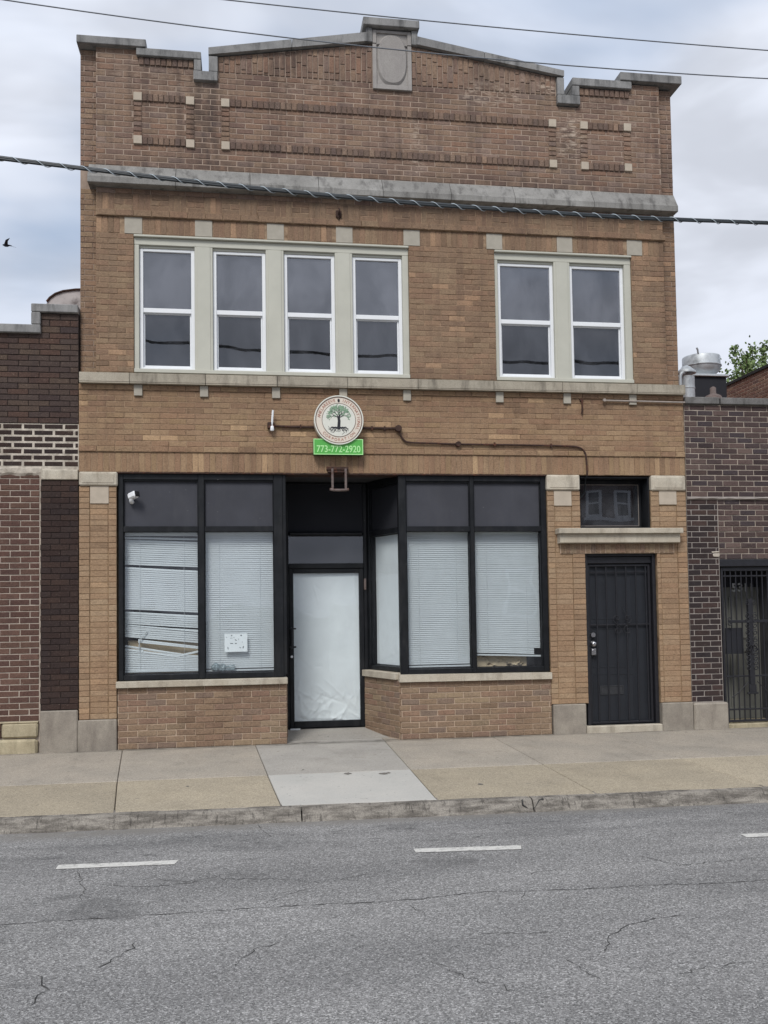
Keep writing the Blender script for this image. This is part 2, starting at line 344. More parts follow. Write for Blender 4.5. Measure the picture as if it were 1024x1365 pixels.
M['bark'] = plain('bark', S(84, 74, 62), .9, .2, var=.25, sc=20, bump=.5)
M['roof'] = plain('grey roofing', S(90, 90, 90), .9, .2, var=.1, sc=3, bump=.2)
M['crack'] = plain('crack filler', (.050, .049, .047, 1), .95, .1, var=.3, sc=20, bump=.1)

def nb_mat(name, cols, grime, white=.1, soft=.2): return brick_mat(name, cols, grime=grime, white=white, soft=soft, tint=(.8, .8, .85, 1), rare=.12, gain=(1.06, 1.06, 1.0))
M['nb_dark'] = nb_mat('dark rough brick', [S(82, 70, 66), S(74, 62, 60), S(90, 76, 68), S(68, 58, 58), S(84, 66, 60)], .35, .22, .34)
M['nb_pier'] = nb_mat('near black brick', [S(62, 51, 49), S(54, 45, 45), S(68, 54, 50), S(58, 46, 44)], .25, .14, .34)
M['nb_red'] = nb_mat('maroon brown brick', [S(98, 76, 68), S(90, 68, 62), S(106, 82, 74), S(84, 64, 60), S(96, 72, 66)], .15, .14, .14)
M['nb_right'] = nb_mat('purple brown brick', [S(84, 72, 72), S(72, 60, 60), S(98, 82, 80), S(62, 52, 54), S(106, 90, 86), S(80, 66, 64), S(70, 62, 66)], .18, .14, .16)
M['nb_rpier'] = nb_mat('black brown brick', [S(58, 50, 51), S(66, 54, 52), S(52, 46, 48), S(72, 58, 56)], .2, .08, .14)
M['nb_far'] = brick_mat('far red brick', [S(132, 98, 84), S(118, 88, 78), S(142, 112, 94), S(108, 84, 76)], grime=.2, white=.3)
M['mortar_white'] = plain('white mortar', S(186, 177, 164), .95, .2, var=.2, sc=12, bump=.7, fine=70, tint=S(150, 140, 128))
M['mortar_grey'] = plain('light grey mortar', S(168, 156, 144), .95, .2, var=.22, sc=7, bump=.5)
M['mortar_black'] = plain('dark mortar', S(52, 45, 43), .95, .2, var=.2, sc=6, bump=.5)
M['mortar_rp'] = plain('grey joint mortar', S(152, 144, 138), .95, .2, var=.15, sc=6, bump=.5)
M['mortar_far'] = plain('far mortar', S(190, 170, 150), .95, .2, var=.1, sc=6, bump=.3)

def glass_mat(name, refl, tint, rough=.015, wave=.02, dust_or_sheen=.02):
    m, n = mat(name); p = n.pos()
    nt_ = n.new('ShaderNodeTexNoise', i_Vector=p, i_Scale=2.0, i_Detail=1.0)
    ad = n.new('ShaderNodeVectorMath', operation='MULTIPLY_ADD'); n.set(ad.inputs[0], nt_.outputs['Color']); n.set(ad.inputs[1], (wave, wave, wave)); n.set(ad.inputs[2], (-wave * .5, -wave * .5, -wave * .5))
    a2 = n.new('ShaderNodeVectorMath', operation='ADD'); n.set(a2.inputs[0], ad.outputs[0]); n.set(a2.inputs[1], n.new('ShaderNodeNewGeometry').outputs['Normal'])
    nm = n.new('ShaderNodeVectorMath', operation='NORMALIZE', i_0=a2.outputs[0]).outputs[0]
    t = n.new('ShaderNodeBsdfTransparent', i_Color=tint); g = n.new('ShaderNodeBsdfGlossy', i_Roughness=rough, i_Normal=nm, i_Color=(.91, .935, 1, 1))
    fr = n.new('ShaderNodeFresnel', i_IOR=1.45, i_Normal=nm).outputs[0]
    fac = n.math('MULTIPLY', n.math('ADD', fr, refl, clamp=True), n.math('SUBTRACT', 1.0, n.new('ShaderNodeNewGeometry').outputs['Backfacing']))
    mx = n.new('ShaderNodeMixShader', i_0=fac); n.l.new(t.outputs[0], mx.inputs[1]); n.l.new(g.outputs[0], mx.inputs[2])
    df = n.new('ShaderNodeBsdfDiffuse', i_Color=(.50, .515, .57, 1)); du = n.math('MULTIPLY', n.smooth(n.noise(n.scale(p, (1, 1, .6)), 2.6, 5, .6, .4), .28, .72, .15, 1.7), dust_or_sheen)  # pale film: some dust, and soft mottled reflections painted into the glass
    m2 = n.new('ShaderNodeMixShader', i_0=du); n.l.new(mx.outputs[0], m2.inputs[1]); n.l.new(df.outputs[0], m2.inputs[2]); mx = m2
    o = n.new('ShaderNodeOutputMaterial'); n.l.new(mx.outputs[0], o.inputs[0]); return m
M['glass_up'] = glass_mat('upper sash glass', .14, (.62, .63, .66, 1), wave=.024, dust_or_sheen=.075)  # film also paints cloud mottling into the upper panes
M['glass_low'] = glass_mat('lower sash glass', .08, (.55, .57, .60, 1), wave=.03, dust_or_sheen=.035)
M['glass_shop'] = glass_mat('shop glass', .03, (.955, .972, .975, 1), wave=.02)
M['glass_transom'] = glass_mat('transom glass', .06, (.55, .57, .58, 1), rough=.004, wave=.006, dust_or_sheen=.06)  # film greys the pane, painted in for reflected light

def asphalt():
    m, n = mat('worn asphalt'); p = n.pos(); q = n.xyz(p)
    big = n.noise(n.scale(p, (.5, 1.4, 1)), .9, 4, .55)
    c = n.mix(n.smooth(big, .3, .7), (.215, .211, .205, 1), (.270, .264, .256, 1))
    v = n.new('ShaderNodeTexVoronoi', i_Vector=p, i_Scale=125.0); cell = n.xyz(v.outputs['Color'])[0]
    c = n.mix(1, c, n.ramp(cell, [(0, .46), (.3, .80), (.7, 1.05), (.9, 1.42), (1, 1.85)]), 'MULTIPLY')
    v2 = n.new('ShaderNodeTexVoronoi', i_Vector=p, i_Scale=240.0); c = n.mix(1, c, n.ramp(n.xyz(v2.outputs['Color'])[1], [(0, .72), (1, 1.28)]), 'MULTIPLY')
    tr_ = n.noise(n.scale(p, (.12, 1.5, 1)), 1.3, 3, .5); c = n.mix(n.smooth(tr_, .42, .62, 0, .34), c, n.mix(1, c, (.66, .66, .67, 1), 'MULTIPLY'))
    oil = n.noise(n.scale(p, (.7, 1.1, 1)), 1.9, 4, .6); c = n.mix(n.smooth(oil, .60, .72, 0, .42), c, (.07, .069, .068, 1))
    # smoother, darker wheel-worn strip and pits by the gutter
    strip = n.math('MULTIPLY', n.smooth(q[1], -4.75, -4.45), n.smooth(q[1], -3.85, -4.1))
    pits = n.smooth(n.noise(n.scale(p, (4.5, 17, 1)), 1.5, 4, .7), .585, .66)
    c = n.mix(n.math('MULTIPLY', n.math('MULTIPLY', strip, pits), .6), c, (.035, .034, .034, 1))
    c = n.mix(n.math('MULTIPLY', strip, n.smooth(n.noise(n.scale(p, (.7, 3, 1)), 1.4, 3, .6), .4, .65, 0, .25)), c, (.06, .06, .062, 1))
    dust_or_sheen = n.math('MULTIPLY', n.smooth(q[1], -3.98, -3.72), n.smooth(n.noise(p, 5, 4, .6), .25, .6, .3, .85))  # sandy gutter dust along the kerb
    c = n.mix(dust_or_sheen, c, (.19, .178, .16, 1))
    cr = n.noise(n.scale(p, (1.0, 2.2, 1)), 2.4, 5, .62, .25)
    thin = n.smooth(n.math('ABSOLUTE', n.math('SUBTRACT', cr, .5)), .004, .0, 0, 1)
    thin = n.math('MULTIPLY', thin, n.smooth(n.noise(p, .9, 2), .52, .62))
    c = n.mix(n.math('MULTIPLY', thin, .55), c, (.03, .03, .03, 1))
    h = n.math('ADD', v.outputs['Distance'], n.noise(p, 60, 3, .6))
    n.out(c, .9, .25, normal=n.bump(h, .6, .006)); return m
M['asphalt'] = asphalt()
def concrete(name, a, b, peb=.5, stain=.35):
    m, n = mat(name); p = n.pos(); o = n.new('ShaderNodeObjectInfo').outputs['Random']
    c = n.mix(n.smooth(n.noise(p, 1.6, 5, .6), .3, .7), a, b)
    c = n.mix(1, c, n.ramp(o, [(0, .92), (1, 1.05)]), 'MULTIPLY')
    v = n.new('ShaderNodeTexVoronoi', i_Vector=p, i_Scale=130.0); k = n.xyz(v.outputs['Color'])[0]
    c = n.mix(peb, c, n.mix(1, c, n.ramp(k, [(0, .55), (.4, .92), (.8, 1.12), (1, 1.5)]), 'MULTIPLY'))
    c = n.mix(n.smooth(n.noise(p, 3.1, 5, .7), .55, .72, 0, stain), c, n.mix(1, c, (.66, .65, .63, 1), 'MULTIPLY'))
    c = n.mix(n.smooth(n.noise(p, 26, 2, .5), .71, .73, 0, .6), c, (.06, .055, .05, 1))
    q = n.xyz(p); dirt = n.math('MULTIPLY', n.math('MULTIPLY', n.smooth(q[1], -.16, -.03), n.smooth(q[1], .16, .04)), n.smooth(n.noise(n.scale(p, (3, 6, 1)), 1.5, 4, .65), .34, .62, .1, .75))
    c = n.mix(dirt, c, (.085, .077, .064, 1))
    st = n.noise(n.scale(p, (1.2, .5, 1)), 1.7, 4, .6, .4); c = n.mix(n.smooth(st, .54, .70, 0, stain), c, n.mix(1, c, (.72, .71, .70, 1), 'MULTIPLY'))
    sp2 = n.noise(p, 11, 3, .5); c = n.mix(n.smooth(sp2, .70, .73, 0, .35), c, (.10, .095, .09, 1))
    h = n.math('ADD', n.noise(p, 150, 3, .6), v.outputs['Distance'])
    n.out(c, .92, .25, normal=n.bump(h, .3, .004)); return m
M['slab_tan'] = concrete('tan pebble concrete', S(168, 157, 137), S(158, 148, 130), .7, .3)
M['slab_back'] = concrete('grey tan concrete', S(164, 155, 142), S(152, 145, 134), .55, .35)
M['slab_white'] = concrete('pale concrete', S(186, 183, 176), S(178, 176, 170), .15, .15)
M['slab_grey'] = concrete('grey concrete', S(166, 161, 153), S(156, 152, 145), .35, .4)
M['subbase'] = plain('joint grit', S(84, 76, 66), .95, .1, var=.2, sc=20, bump=.3)
def kerb_mat():
    m, n = mat('weathered kerb concrete'); p = n.pos(); q = n.xyz(p)
    c = n.mix(n.smooth(n.noise(n.scale(p, (2, 5, 9)), 2.2, 5, .65), .35, .65), S(146, 140, 131), S(98, 93, 87))
    c = n.mix(n.smooth(n.noise(n.scale(p, (30, 8, 8)), 1.0, 4, .7), .54, .64, 0, .55), c, S(58, 55, 52))
    c = n.mix(1, c, n.ramp(n.noise(p, 110, 3, .7), [(.3, .62), (.7, 1.25)]), 'MULTIPLY')
    n.out(c, .95, .2, normal=n.bump(n.noise(p, 70, 4, .7), .7, .008)); return m
M['kerb'] = kerb_mat()
def paint_mat():
    m, n = mat('worn white road paint'); p = n.pos()
    c = n.mix(n.smooth(n.noise(n.scale(p, (1, 2, 1)), 26, 5, .75), .50, .66, 0, .85), S(202, 200, 194), S(120, 119, 117))
    c = n.mix(1, c, n.ramp(n.noise(p, 150, 2, .6), [(.3, .85), (.7, 1.06)]), 'MULTIPLY')
    n.out(c, .8, .3, normal=n.bump(n.noise(p, 120, 3), .4, .004)); return m
M['paint'] = paint_mat()
def leaf_mat():
    m, n = mat('leaves'); r = n.new('ShaderNodeNewGeometry').outputs['Random Per Island']
    c = n.ramp(r, [(0, (.06, .10, .03, 1)), (.5, (.14, .20, .065, 1)), (1, (.21, .27, .11, 1))])
    n.out(c, .6, .3, Subsurface_Weight=0.0); return m
M['leaf'] = leaf_mat()

# ------------------------------------------------------------------ ground, road, kerb, sidewalk
GZ, RZ = -.03, -.135
def ky(x): return -3.575 - .029 * x           # kerb line
g = MB(); g.add([(-400, -400, RZ - .06), (400, -400, RZ - .06), (400, 400, RZ - .06), (-400, 400, RZ - .06)], [(0, 1, 2, 3)])
g.build('ground', M['roof'], kind='structure')
xs = [-30 + i * 2 for i in range(36)]
g = MB()
for i in range(len(xs) - 1):
    a, b = xs[i], xs[i + 1]
    g.add([(a, -22, RZ), (b, -22, RZ), (b, ky(b) + .02, RZ), (a, ky(a) + .02, RZ)], [(0, 1, 2, 3)])
road = g.build('road', M['asphalt'], kind='structure')
def dash(x0, y0, x1, y1, w=.105):
    z = RZ + .004; m_ = MB(); k = 14; top = []; bot = []
    for i in range(k + 1):
        t = i / k; x = x0 + (x1 - x0) * t; y = y0 + (y1 - y0) * t
        top.append((x + U(-.004, .004) + (.03 if i == k else 0), y + w / 2 + U(-.004, .004), z)); bot.append((x + U(-.004, .004), y - w / 2 + U(-.004, .004), z))
    vs = bot + top; m_.add(vs, [(i, i + 1, k + 2 + i, k + 1 + i) for i in range(k)])
    m_.build('lane_marking', M['paint'], road)
dash(.645, -4.70, 1.43, -4.74); dash(3.10, -4.775, 3.85, -4.835); dash(5.57, -4.85, 6.35, -4.89)
dash(-1.8, -4.63, -1.0, -4.66); dash(8.05, -4.93, 8.85, -4.96)
def unproj(px, py, z):
    d = fw + rt * ((px - PX / 2) / F) - up * ((py - SY) / F); t = (z - CPOS.z) / d.z; return CPOS + d * t
def crack(pts, w=.007, j=.012, z=RZ + .003):
    P = [unproj(a, b, z) for a, b in pts]; Q = []
    for i in range(len(P) - 1):
        k = max(2, int((P[i + 1] - P[i]).length / .035))
        for t in range(k): Q.append(P[i].lerp(P[i + 1], t / k) + Vector((U(-j, j), U(-j, j), 0)))
    Q.append(P[-1]); vs = []
    for i, p in enumerate(Q):
        d = (Q[min(i + 1, len(Q) - 1)] - Q[max(i - 1, 0)]).normalized(); nn = Vector((-d.y, d.x, 0))
        ww = w * .95 * U(.2, 1.0) * (0.25 if i in (0, len(Q) - 1) else 1) / 2
        vs += [p - nn * ww, p + nn * ww]
    m_ = MB(); m_.add([tuple(v) for v in vs], [(2 * i, 2 * i + 2, 2 * i + 3, 2 * i + 1) for i in range(len(Q) - 1)])
    m_.build('crack', M['crack'], road)
crack([(-60, 1237), (0, 1232), (130, 1224), (260, 1215), (390, 1207), (480, 1203), (560, 1198), (640, 1189), (770, 1185), (880, 1179), (960, 1177), (1090, 1168)], .009)
crack([(130, 1180), (215, 1181), (290, 1171), (375, 1172), (430, 1176), (520, 1160)], .007, .02)
crack([(208, 1172), (250, 1175), (290, 1168), (300, 1163)], .006)
crack([(850, 1140), (905, 1153), (960, 1148), (1060, 1138)], .007, .02)
crack([(700, 1165), (750, 1157)], .006)
crack([(350, 1205), (395, 1188), (432, 1181)], .006, .02)
crack([(130, 1290), (175, 1266), (180, 1256)], .009, .015); crack([(310, 1290), (340, 1265), (380, 1255)], .006, .02)
crack([(630, 1245), (690, 1243), (760, 1240)], .006, .02); crack([(805, 1270), (815, 1245), (850, 1228), (910, 1220)], .008, .015)
crack([(575, 1280), (615, 1300), (690, 1320)], .006, .03); crack([(40, 1340), (62, 1320), (50, 1300)], .008, .02)
crack([(750, 1275), (805, 1310)], .005, .02); crack([(900, 1300), (1000, 1280)], .005, .03)
crack([(340, 1094), (352, 1108), (362, 1116)], .006, .01); crack([(100, 1162), (112, 1180), (108, 1200)], .006, .02)
crack([(545, 1205), (575, 1225)], .005, .02); crack([(690, 1205), (700, 1188)], .004)

kerb = empty('kerb', (0, 0, 0), kind='structure')
cuts = [-30, -18, -8, -3.4, 2.37, 4.31, 9.6, 16, 28, 40]
for a, b in zip(cuts[:-1], cuts[1:]):
    m_ = MB(); k = max(3, int((b - a) / .18)) if -8 <= a < 12 else 6; prof = [(.20, RZ - .05), (-.052, RZ - .05), (-.05, RZ), (-.022, RZ + .045), (-.004, GZ - .035), (.012, GZ - .012), (.035, GZ - .002), (.20, GZ - .002)]
    nP = len(prof); vs = []
    for i in range(k + 1):
        x = a + .006 + (b - a - .012) * i / k
        jj = 0 if k == 6 else 1
        wob = U(-.006, .006) * jj
        vs += [(x, ky(x) + y + (wob + U(-.003, .003) * jj if 1 < q < 7 else 0), z + (U(-.003, .003) * jj if 2 < q < 7 else 0)) for q, (y, z) in enumerate(prof)]
    fs = [(i * nP + q, i * nP + (q + 1) % nP, (i + 1) * nP + (q + 1) % nP, (i + 1) * nP + q) for i in range(k) for q in range(nP)]
    fs += [tuple(range(nP)), tuple(k * nP + q for q in range(nP - 1, -1, -1))]
    m_.add(vs, fs); m_.build('kerb_stone', M['kerb'], kerb)
# broken chip lying in the kerb crack
m_ = MB()
for pts in ([(683, 1057), (690, 1068), (701, 1076), (709, 1074), (712, 1062), (712, 1057)],):
    P = [unproj(a, b, GZ - .01 - max(0, (b - 1060)) * .0045) - Vector((0, .012, 0)) for a, b in pts]
    P = [Vector((p.x, ky(p.x) - (.035 if b > 1066 else .0) + .01, p.z)) for p, (a, b) in zip(P, pts)]
    m_.tube(P, .008, 5)
m_.build('crack', M['crack'], kerb)

g = MB(); kx = [-30, -10, 0, 10, 20, 40]
for a, b in zip(kx[:-1], kx[1:]): g.add([(a, ky(a) + .1, GZ - .018), (b, ky(b) + .1, GZ - .018), (b, .9, GZ - .018), (a, .9, GZ - .018)], [(0, 1, 2, 3)])
walk = g.build('sidewalk', M['subbase'], kind='structure')
def slab(pts, m_, z=GZ, dz=None):
    c = Vector((sum(p[0] for p in pts) / 4, sum(p[1] for p in pts) / 4)); q = []; inn = []
    for x, y in pts:
        d = Vector((x, y)) - c; q.append(c + d * (1 - .006 / d.length)); inn.append(c + d * (1 - .016 / d.length))
    dz = dz or [U(-.0015, .0015)] * 4
    vs = [(v.x, v.y, z - .05 + dz[i]) for i, v in enumerate(q)] + [(v.x, v.y, z - .005 + dz[i]) for i, v in enumerate(q)] + [(v.x, v.y, z + dz[i]) for i, v in enumerate(inn)]
    fs = [(8, 9, 10, 11)] + [(i, (i + 1) % 4, 4 + (i + 1) % 4, 4 + i) for i in range(4)] + [(4 + i, 4 + (i + 1) % 4, 8 + (i + 1) % 4, 8 + i) for i in range(4)]
    b = MB(); b.add(vs, fs); b.build('paving_slab', m_, walk)
YM = -2.08
J = [(-6.8, -6.1), (-5.3, -4.8), (-3.85, -3.4), (-2.4, -2.0), (-.9, -.58), (.47, .87), (2.03, 2.21), (3.61, 3.52), (4.965, 4.91), (6.43, 6.445), (7.9, 7.98), (9.35, 9.5), (10.8, 11.0), (12.3, 12.5), (13.8, 14.0)]
def jx(j, y): return j[0] + (j[1] - j[0]) * (-y / 3.55)
for i in range(len(J) - 1):
    a, b = J[i], J[i + 1]; ym = YM
    ya = .25
    slab([(jx(a, ym), ym), (jx(b, ym), ym), (jx(b, 0), ya), (jx(a, 0), ya)], M['slab_grey'] if i == 6 else M['slab_back'])
    e = lambda j: ky(j[1]) + .10
    slab([(jx(a, e(a)), e(a)), (jx(b, e(b)), e(b)), (jx(b, ym), ym), (jx(a, ym), ym)], M['slab_white'] if i == 6 else M['slab_tan'])
# sloping entry floor inside the recess
m_ = MB(); m_.add([(2.4, .262, GZ), (3.9, .262, GZ), (3.6, .9, .028), (2.4, .9, .028), (2.4, .262, -.09), (3.9, .262, -.09), (3.6, .9, -.09), (2.4, .9, -.09)],
      [(0, 1, 2, 3), (4, 7, 6, 5), (0, 4, 5, 1), (1, 5, 6, 2), (2, 6, 7, 3), (3, 7, 4, 0)])
m_.build('entry_floor', M['slab_grey'], walk)
# dark gum marks and a patch on the pale slab
m_ = MB()
for px, py, r in ((464, 1031, .045), (512, 1031, .05), (518, 1030, .03), (404, 1026, .02), (640, 1045, .03), (250, 1048, .02)):
    p = unproj(px, py, GZ + .003); k = 11
    m_.add([(p.x + r * U(.5, 1.1) * math.cos(6.283 * i / k), p.y + r * U(.8, 1.6) * math.sin(6.283 * i / k), GZ + .003) for i in range(k)], [tuple(range(k))])
m_.build('stain', plain('gum stains', S(112, 108, 102), .9, .2, var=.2, sc=60), walk, kind='stuff')

# ------------------------------------------------------------------ brick laying
class Wall:
    """gathers bricks of one building; the 300 that show largest become objects, the rest one mesh per material"""
    def __init__(s, root): s.root = root; s.b = []; s.mortar = {}; s.cache = {}
    def add(s, x0, x1, z0, z1, yf, m, mx=I4, yb=None): 
        if x1 - x0 > .012 and z1 - z0 > .012: s.b.append((x0, x1, z0, z1, yf, m, mx, yb if yb is not None else yf + .045))
    def running(s, x0, x1, z0, z1, yf, m, holes=(), Lb=.208, H=.0667, j=.0065, ph=0.0, mx=I4, jv=None, header=0, stag=True):
        jv = jv or j; nc = max(1, round((z1 - z0) / H)); h = (z1 - z0) / nc
        for i in range(nc):
            a, b = z0 + i * h, z0 + (i + 1) * h; iv = [(x0, x1)]
            for hx0, hx1, hz0, hz1 in holes:
                if min(b, hz1) - max(a, hz0) > h * .45:
                    nv = []
                    for u, v in iv:
                        if hx1 <= u or hx0 >= v: nv.append((u, v)); continue
                        if hx0 > u: nv.append((u, hx0))
                        if hx1 < v: nv.append((hx1, v))
                    iv = nv
            L_ = Lb if not header or i % header else Lb / 2
            off = ph + ((i % 2) * L_ / 2 + U(-.006, .006)) * stag
            for u, v in iv:
                k = math.floor((u - off) / L_); x = off + k * L_
                while x < v - 1e-6:
                    p, q = max(x, u), min(x + L_, v)
                    if q - p > .02: s.add(p + (j / 2 if p > u + 1e-6 else .001), q - (j / 2 if q < v - 1e-6 else .001), a + jv / 2, b - jv / 2, yf, m, mx)
                    x += L_
    def soldier(s, x0, x1, z0, z1, yf, m, holes=(), W=.069, j=.006, mx=I4, top=None, half=False):
        k = max(1, round((x1 - x0) / W)); w = (x1 - x0) / k
        for i in range(k):
            a, b = x0 + i * w, x0 + (i + 1) * w; c = (a + b) / 2
            if any(h0 - .001 < c < h1 + .001 for h0, h1, _, _ in holes): continue
            t = top(c) if top else z1; zz = z0 - (U(0, .19) if half else 0)
            if half:
                z = zz
                while z < t - .015:
                    s.add(a + j / 2, b - j / 2, max(z, z0) + j / 2, min(z + .213, t) - j / 2, yf, m, mx); z += .213
            else: s.add(a + j / 2, b - j / 2, z0 + j / 2, t - j / 2, yf, m, mx)
    def bed(s, m, x0, x1, z0, z1, y, holes=(), yb=None, mx=I4, depth=.2):
        xs_ = sorted({x0, x1} | {min(max(v, x0), x1) for h in holes for v in h[:2]}); zs_ = sorted({z0, z1} | {min(max(v, z0), z1) for h in holes for v in h[2:4]})
        mb = s.mortar.setdefault((m, len(s.mortar)), MB())
        for a, b in zip(xs_[:-1], xs_[1:]):
            run = None
            for c, d in zip(zs_[:-1], zs_[1:]):
                cx, cz = (a + b) / 2, (c + d) / 2
                if any(h[0] < cx < h[1] and h[2] < cz < h[3] for h in holes):
                    if run: s._bx(mb, a, b, y, yb, run, mx, depth); run = None
                else: run = (run[0], d) if run else (c, d)
            if run: s._bx(mb, a, b, y, yb, run, mx, depth)
    def _bx(s, mb, a, b, y, yb, run, mx, depth):
        o = mb.m; mb.m = mx; mb.box(a, b, y, yb if yb is not None else y + depth, run[0], run[1]); mb.m = o
    def finish(s, keep=300):
        sc = []
        for i, (x0, x1, z0, z1, yf, m, mx, yb) in enumerate(s.b):
            P = [project(mx @ Vector((x, yf, z))) for x, z in ((x0, z0), (x1, z0), (x1, z1), (x0, z1))]
            a = 0
            if all(P):
                P = [(min(max(p[0], 0), PX), min(max(p[1], 0), PY)) for p in P]
                a = abs(sum(P[k][0] * P[(k + 1) % 4][1] - P[(k + 1) % 4][0] * P[k][1] for k in range(4))) / 2
            sc.append((a, i))
        sc.sort(reverse=True); single = {i for a, i in sc[:keep] if a > 30}; rest = {}
        for i, (x0, x1, z0, z1, yf, m, mx, yb) in enumerate(s.b):
            if i in single:
                w, h = round(x1 - x0, 3), round(z1 - z0, 3); key = (m, w, h, random.randrange(3))
                if key not in s.cache:
                    t = MB(); t.brick(-w / 2, w / 2, 0, yb - yf, -h / 2, h / 2); s.cache[key] = t.mesh('brick', M[m])
                o = D.objects.new('brick', s.cache[key]); C.objects.link(o); o.parent = s.root
                o.matrix_local = mx @ Matrix.Translation(((x0 + x1) / 2, yf + U(-.002, .002), (z0 + z1) / 2)) @ Matrix.Rotation(U(-.006, .006), 4, 'Y')
            else:
                t = rest.setdefault(m, MB()); t.m = mx; t.brick(x0, x1, yf + U(-.0015, .0015), yb, z0, z1)
        for m, t in rest.items(): t.build('brickwork', M[m], s.root, fix=False, kind='stuff')
        for (m, _), t in s.mortar.items(): t.build('wall', M[m], s.root, fix=False)

# ------------------------------------------------------------------ the tan brick shop building
B = empty('shop_building', (0, 0, 0), label='two storey tan brick shop building with stepped gabled parapet and black storefront', cat='building')
W = Wall(B)
def stone(name, m, *a, c=.006, j=0.0, parent=B):
    t = MB(); t.cbox(*a, c, j); return t.build(name, M[m], parent)
YM7 = .0045
# --- lower band: soldier lintel, projecting course, field to the sill
W.soldier(0.002, 7.612, 3.25, 3.49, 0, 'brick_mid'); W.bed('mortar_mid', 0, 7.614, 3.25, 3.49, YM7)
W.running(0.0, 7.614, 3.49, 3.56, -.018, 'brick_mid'); W.bed('mortar_mid', 0, 7.614, 3.49, 3.56, -.011)
W.running(0.0, 7.614, 3.56, 4.235, 0, 'brick_mid'); W.bed('mortar_mid', 0, 7.614, 3.56, 4.235, YM7)
drops = [.637, 1.412, 2.276, 3.10, 3.90, 5.09, 5.98, 6.865]
W.running(0.0, 7.614, 4.235, 4.30, -.016, 'brick_mid', holes=[(d - .002, d + .1, 4.2, 4.31) for d in drops]); W.bed('mortar_mid', 0, 7.614, 4.235, 4.30, -.009)
for a, b in zip([.012, .59, 1.48, 2.34, 3.20, 4.08, 5.05, 5.95, 6.95], [.59, 1.48, 2.34, 3.20, 4.08, 5.05, 5.95, 6.95, 7.612]):
    t = MB(); t.xprism([(.2, 4.302), (-.075, 4.302), (-.075, 4.315), (-.08, 4.32), (-.08, 4.425), (.06, 4.45), (.2, 4.452)], a + .003, b - .003); t.build('sill_stone', M['sill'], B)
for d in drops: stone('drop_stone', 'accent_grey', d, d + .098, -.028, .05, 4.165, 4.30, c=.004)
# --- upper storey
h1, h2 = (.635, 4.0, 4.45, 6.135), (5.11, 6.95, 4.45, 6.135)
W.running(.197, 7.40, 4.452, 6.14, 0, 'brick_upper', holes=[h1, h2], ph=.03); W.bed('mortar_mid', .197, 7.40, 4.45, 6.14, YM7, holes=[h1, h2])
for a, b in ((.003, .195), (7.402, 7.598)):
    W.running(a, b, 4.452, 6.70, .075, 'brick_upper', ph=.05); W.bed('mortar_dark', a, b, 4.45, 6.70, .081, yb=.25)
    W.running(a, b, 6.97, 8.42, .075, 'brick_parapet', ph=.05, j=.011); W.bed('mortar_dark', a, b, 6.70, 8.42, .082, yb=.3)
heads = [.529, 1.362, 2.232, 3.085, 3.938, 5.01, 5.945, 6.895]
W.soldier(.197, 7.40, 6.14, 6.345, 0, 'brick_upper', holes=[(h - .02, h + .225, 0, 0) for h in heads]); W.bed('mortar_mid', .197, 7.40, 6.14, 6.345, YM7)
for h in heads: stone('accent_stone', 'accent_grey', h, h + .208, -.006, .05, 6.14, 6.342, c=.003)
W.running(.197, 7.42, 6.345, 6.425, -.03, 'brick_upper', Lb=.2127, H=.08); W.bed('mortar_mid', .197, 7.41, 6.345, 6.425, -.022)
x = .2; i = 0
while x < 7.39:
    w = min(.2127, 7.40 - x)
    if i % 2 == 0: W.soldier(x, x + w, 6.425, 6.63, 0, 'brick_upper')
    else: W.running(x, x + w, 6.425, 6.63, 0, 'brick_upper', Lb=.2127, ph=x)
    x += w; i += 1
W.bed('mortar_mid', .197, 7.40, 6.425, 6.63, YM7)
W.running(.197, 7.40, 6.63, 6.70, .012, 'brick_parapet', j=.011); W.bed('mortar_dark', .197, 7.40, 6.63, 6.97, .02)
js = [.112, 1.14, 2.03, 2.87, 3.67, 4.54, 5.37, 6.42, 7.566]
for a, b in zip(js[:-1], js[1:]):
    t = MB(); t.xprism([(.15, 6.702), (-.115, 6.702), (-.12, 6.706), (-.12, 6.775), (-.112, 6.785), (0.0, 6.968), (.15, 6.968)], a + .003, b - .003); t.build('string_course_stone', M['string'], B)
# --- parapet with gable
def ltop(x): return 8.385 + (x - 1.546) * .163
def rtop(x): return 8.439 + (6.076 - x) * .142
sq = [(.638, 7.783), (1.262, 7.77), (1.687, 7.772), (5.868, 7.782), (6.296, 7.78), (6.89, 7.79)]
sqh = [(a - .002, a + .1, b, b + .1) for a, b in sq] + [(a - .002, a + .1, b - .537, b - .437) for a, b in sq]
PN = [(.738, 1.26), (1.79, 5.866), (6.397, 6.888)]
bands = [(a, b, z, z + .1) for a, b in PN for z in (7.243, 7.78)]
cols = [(a, a + .098, 7.343, 7.78) for a, _ in sq]
ph_ = sqh + bands + cols
plq = (3.57, 4.07, 8.12, 9.0)
W.running(.197, 7.40, 6.97, 8.07, 0, 'brick_parapet', holes=ph_, ph=.1, j=.011)
for a, b, z0, z1 in bands: W.soldier(a, b, z0, z1, -.018, 'brick_band', j=.009)
for a, b, z0, z1 in cols: W.running(a, b, z0, z1, -.008, 'brick_parapet', Lb=.3, ph=a - .02, j=.011)
for a, z in sq:
    for zz in (z, z - .537): stone('accent_stone', 'accent', a, a + .1, -.026, .05, zz, zz + .1, c=.003)
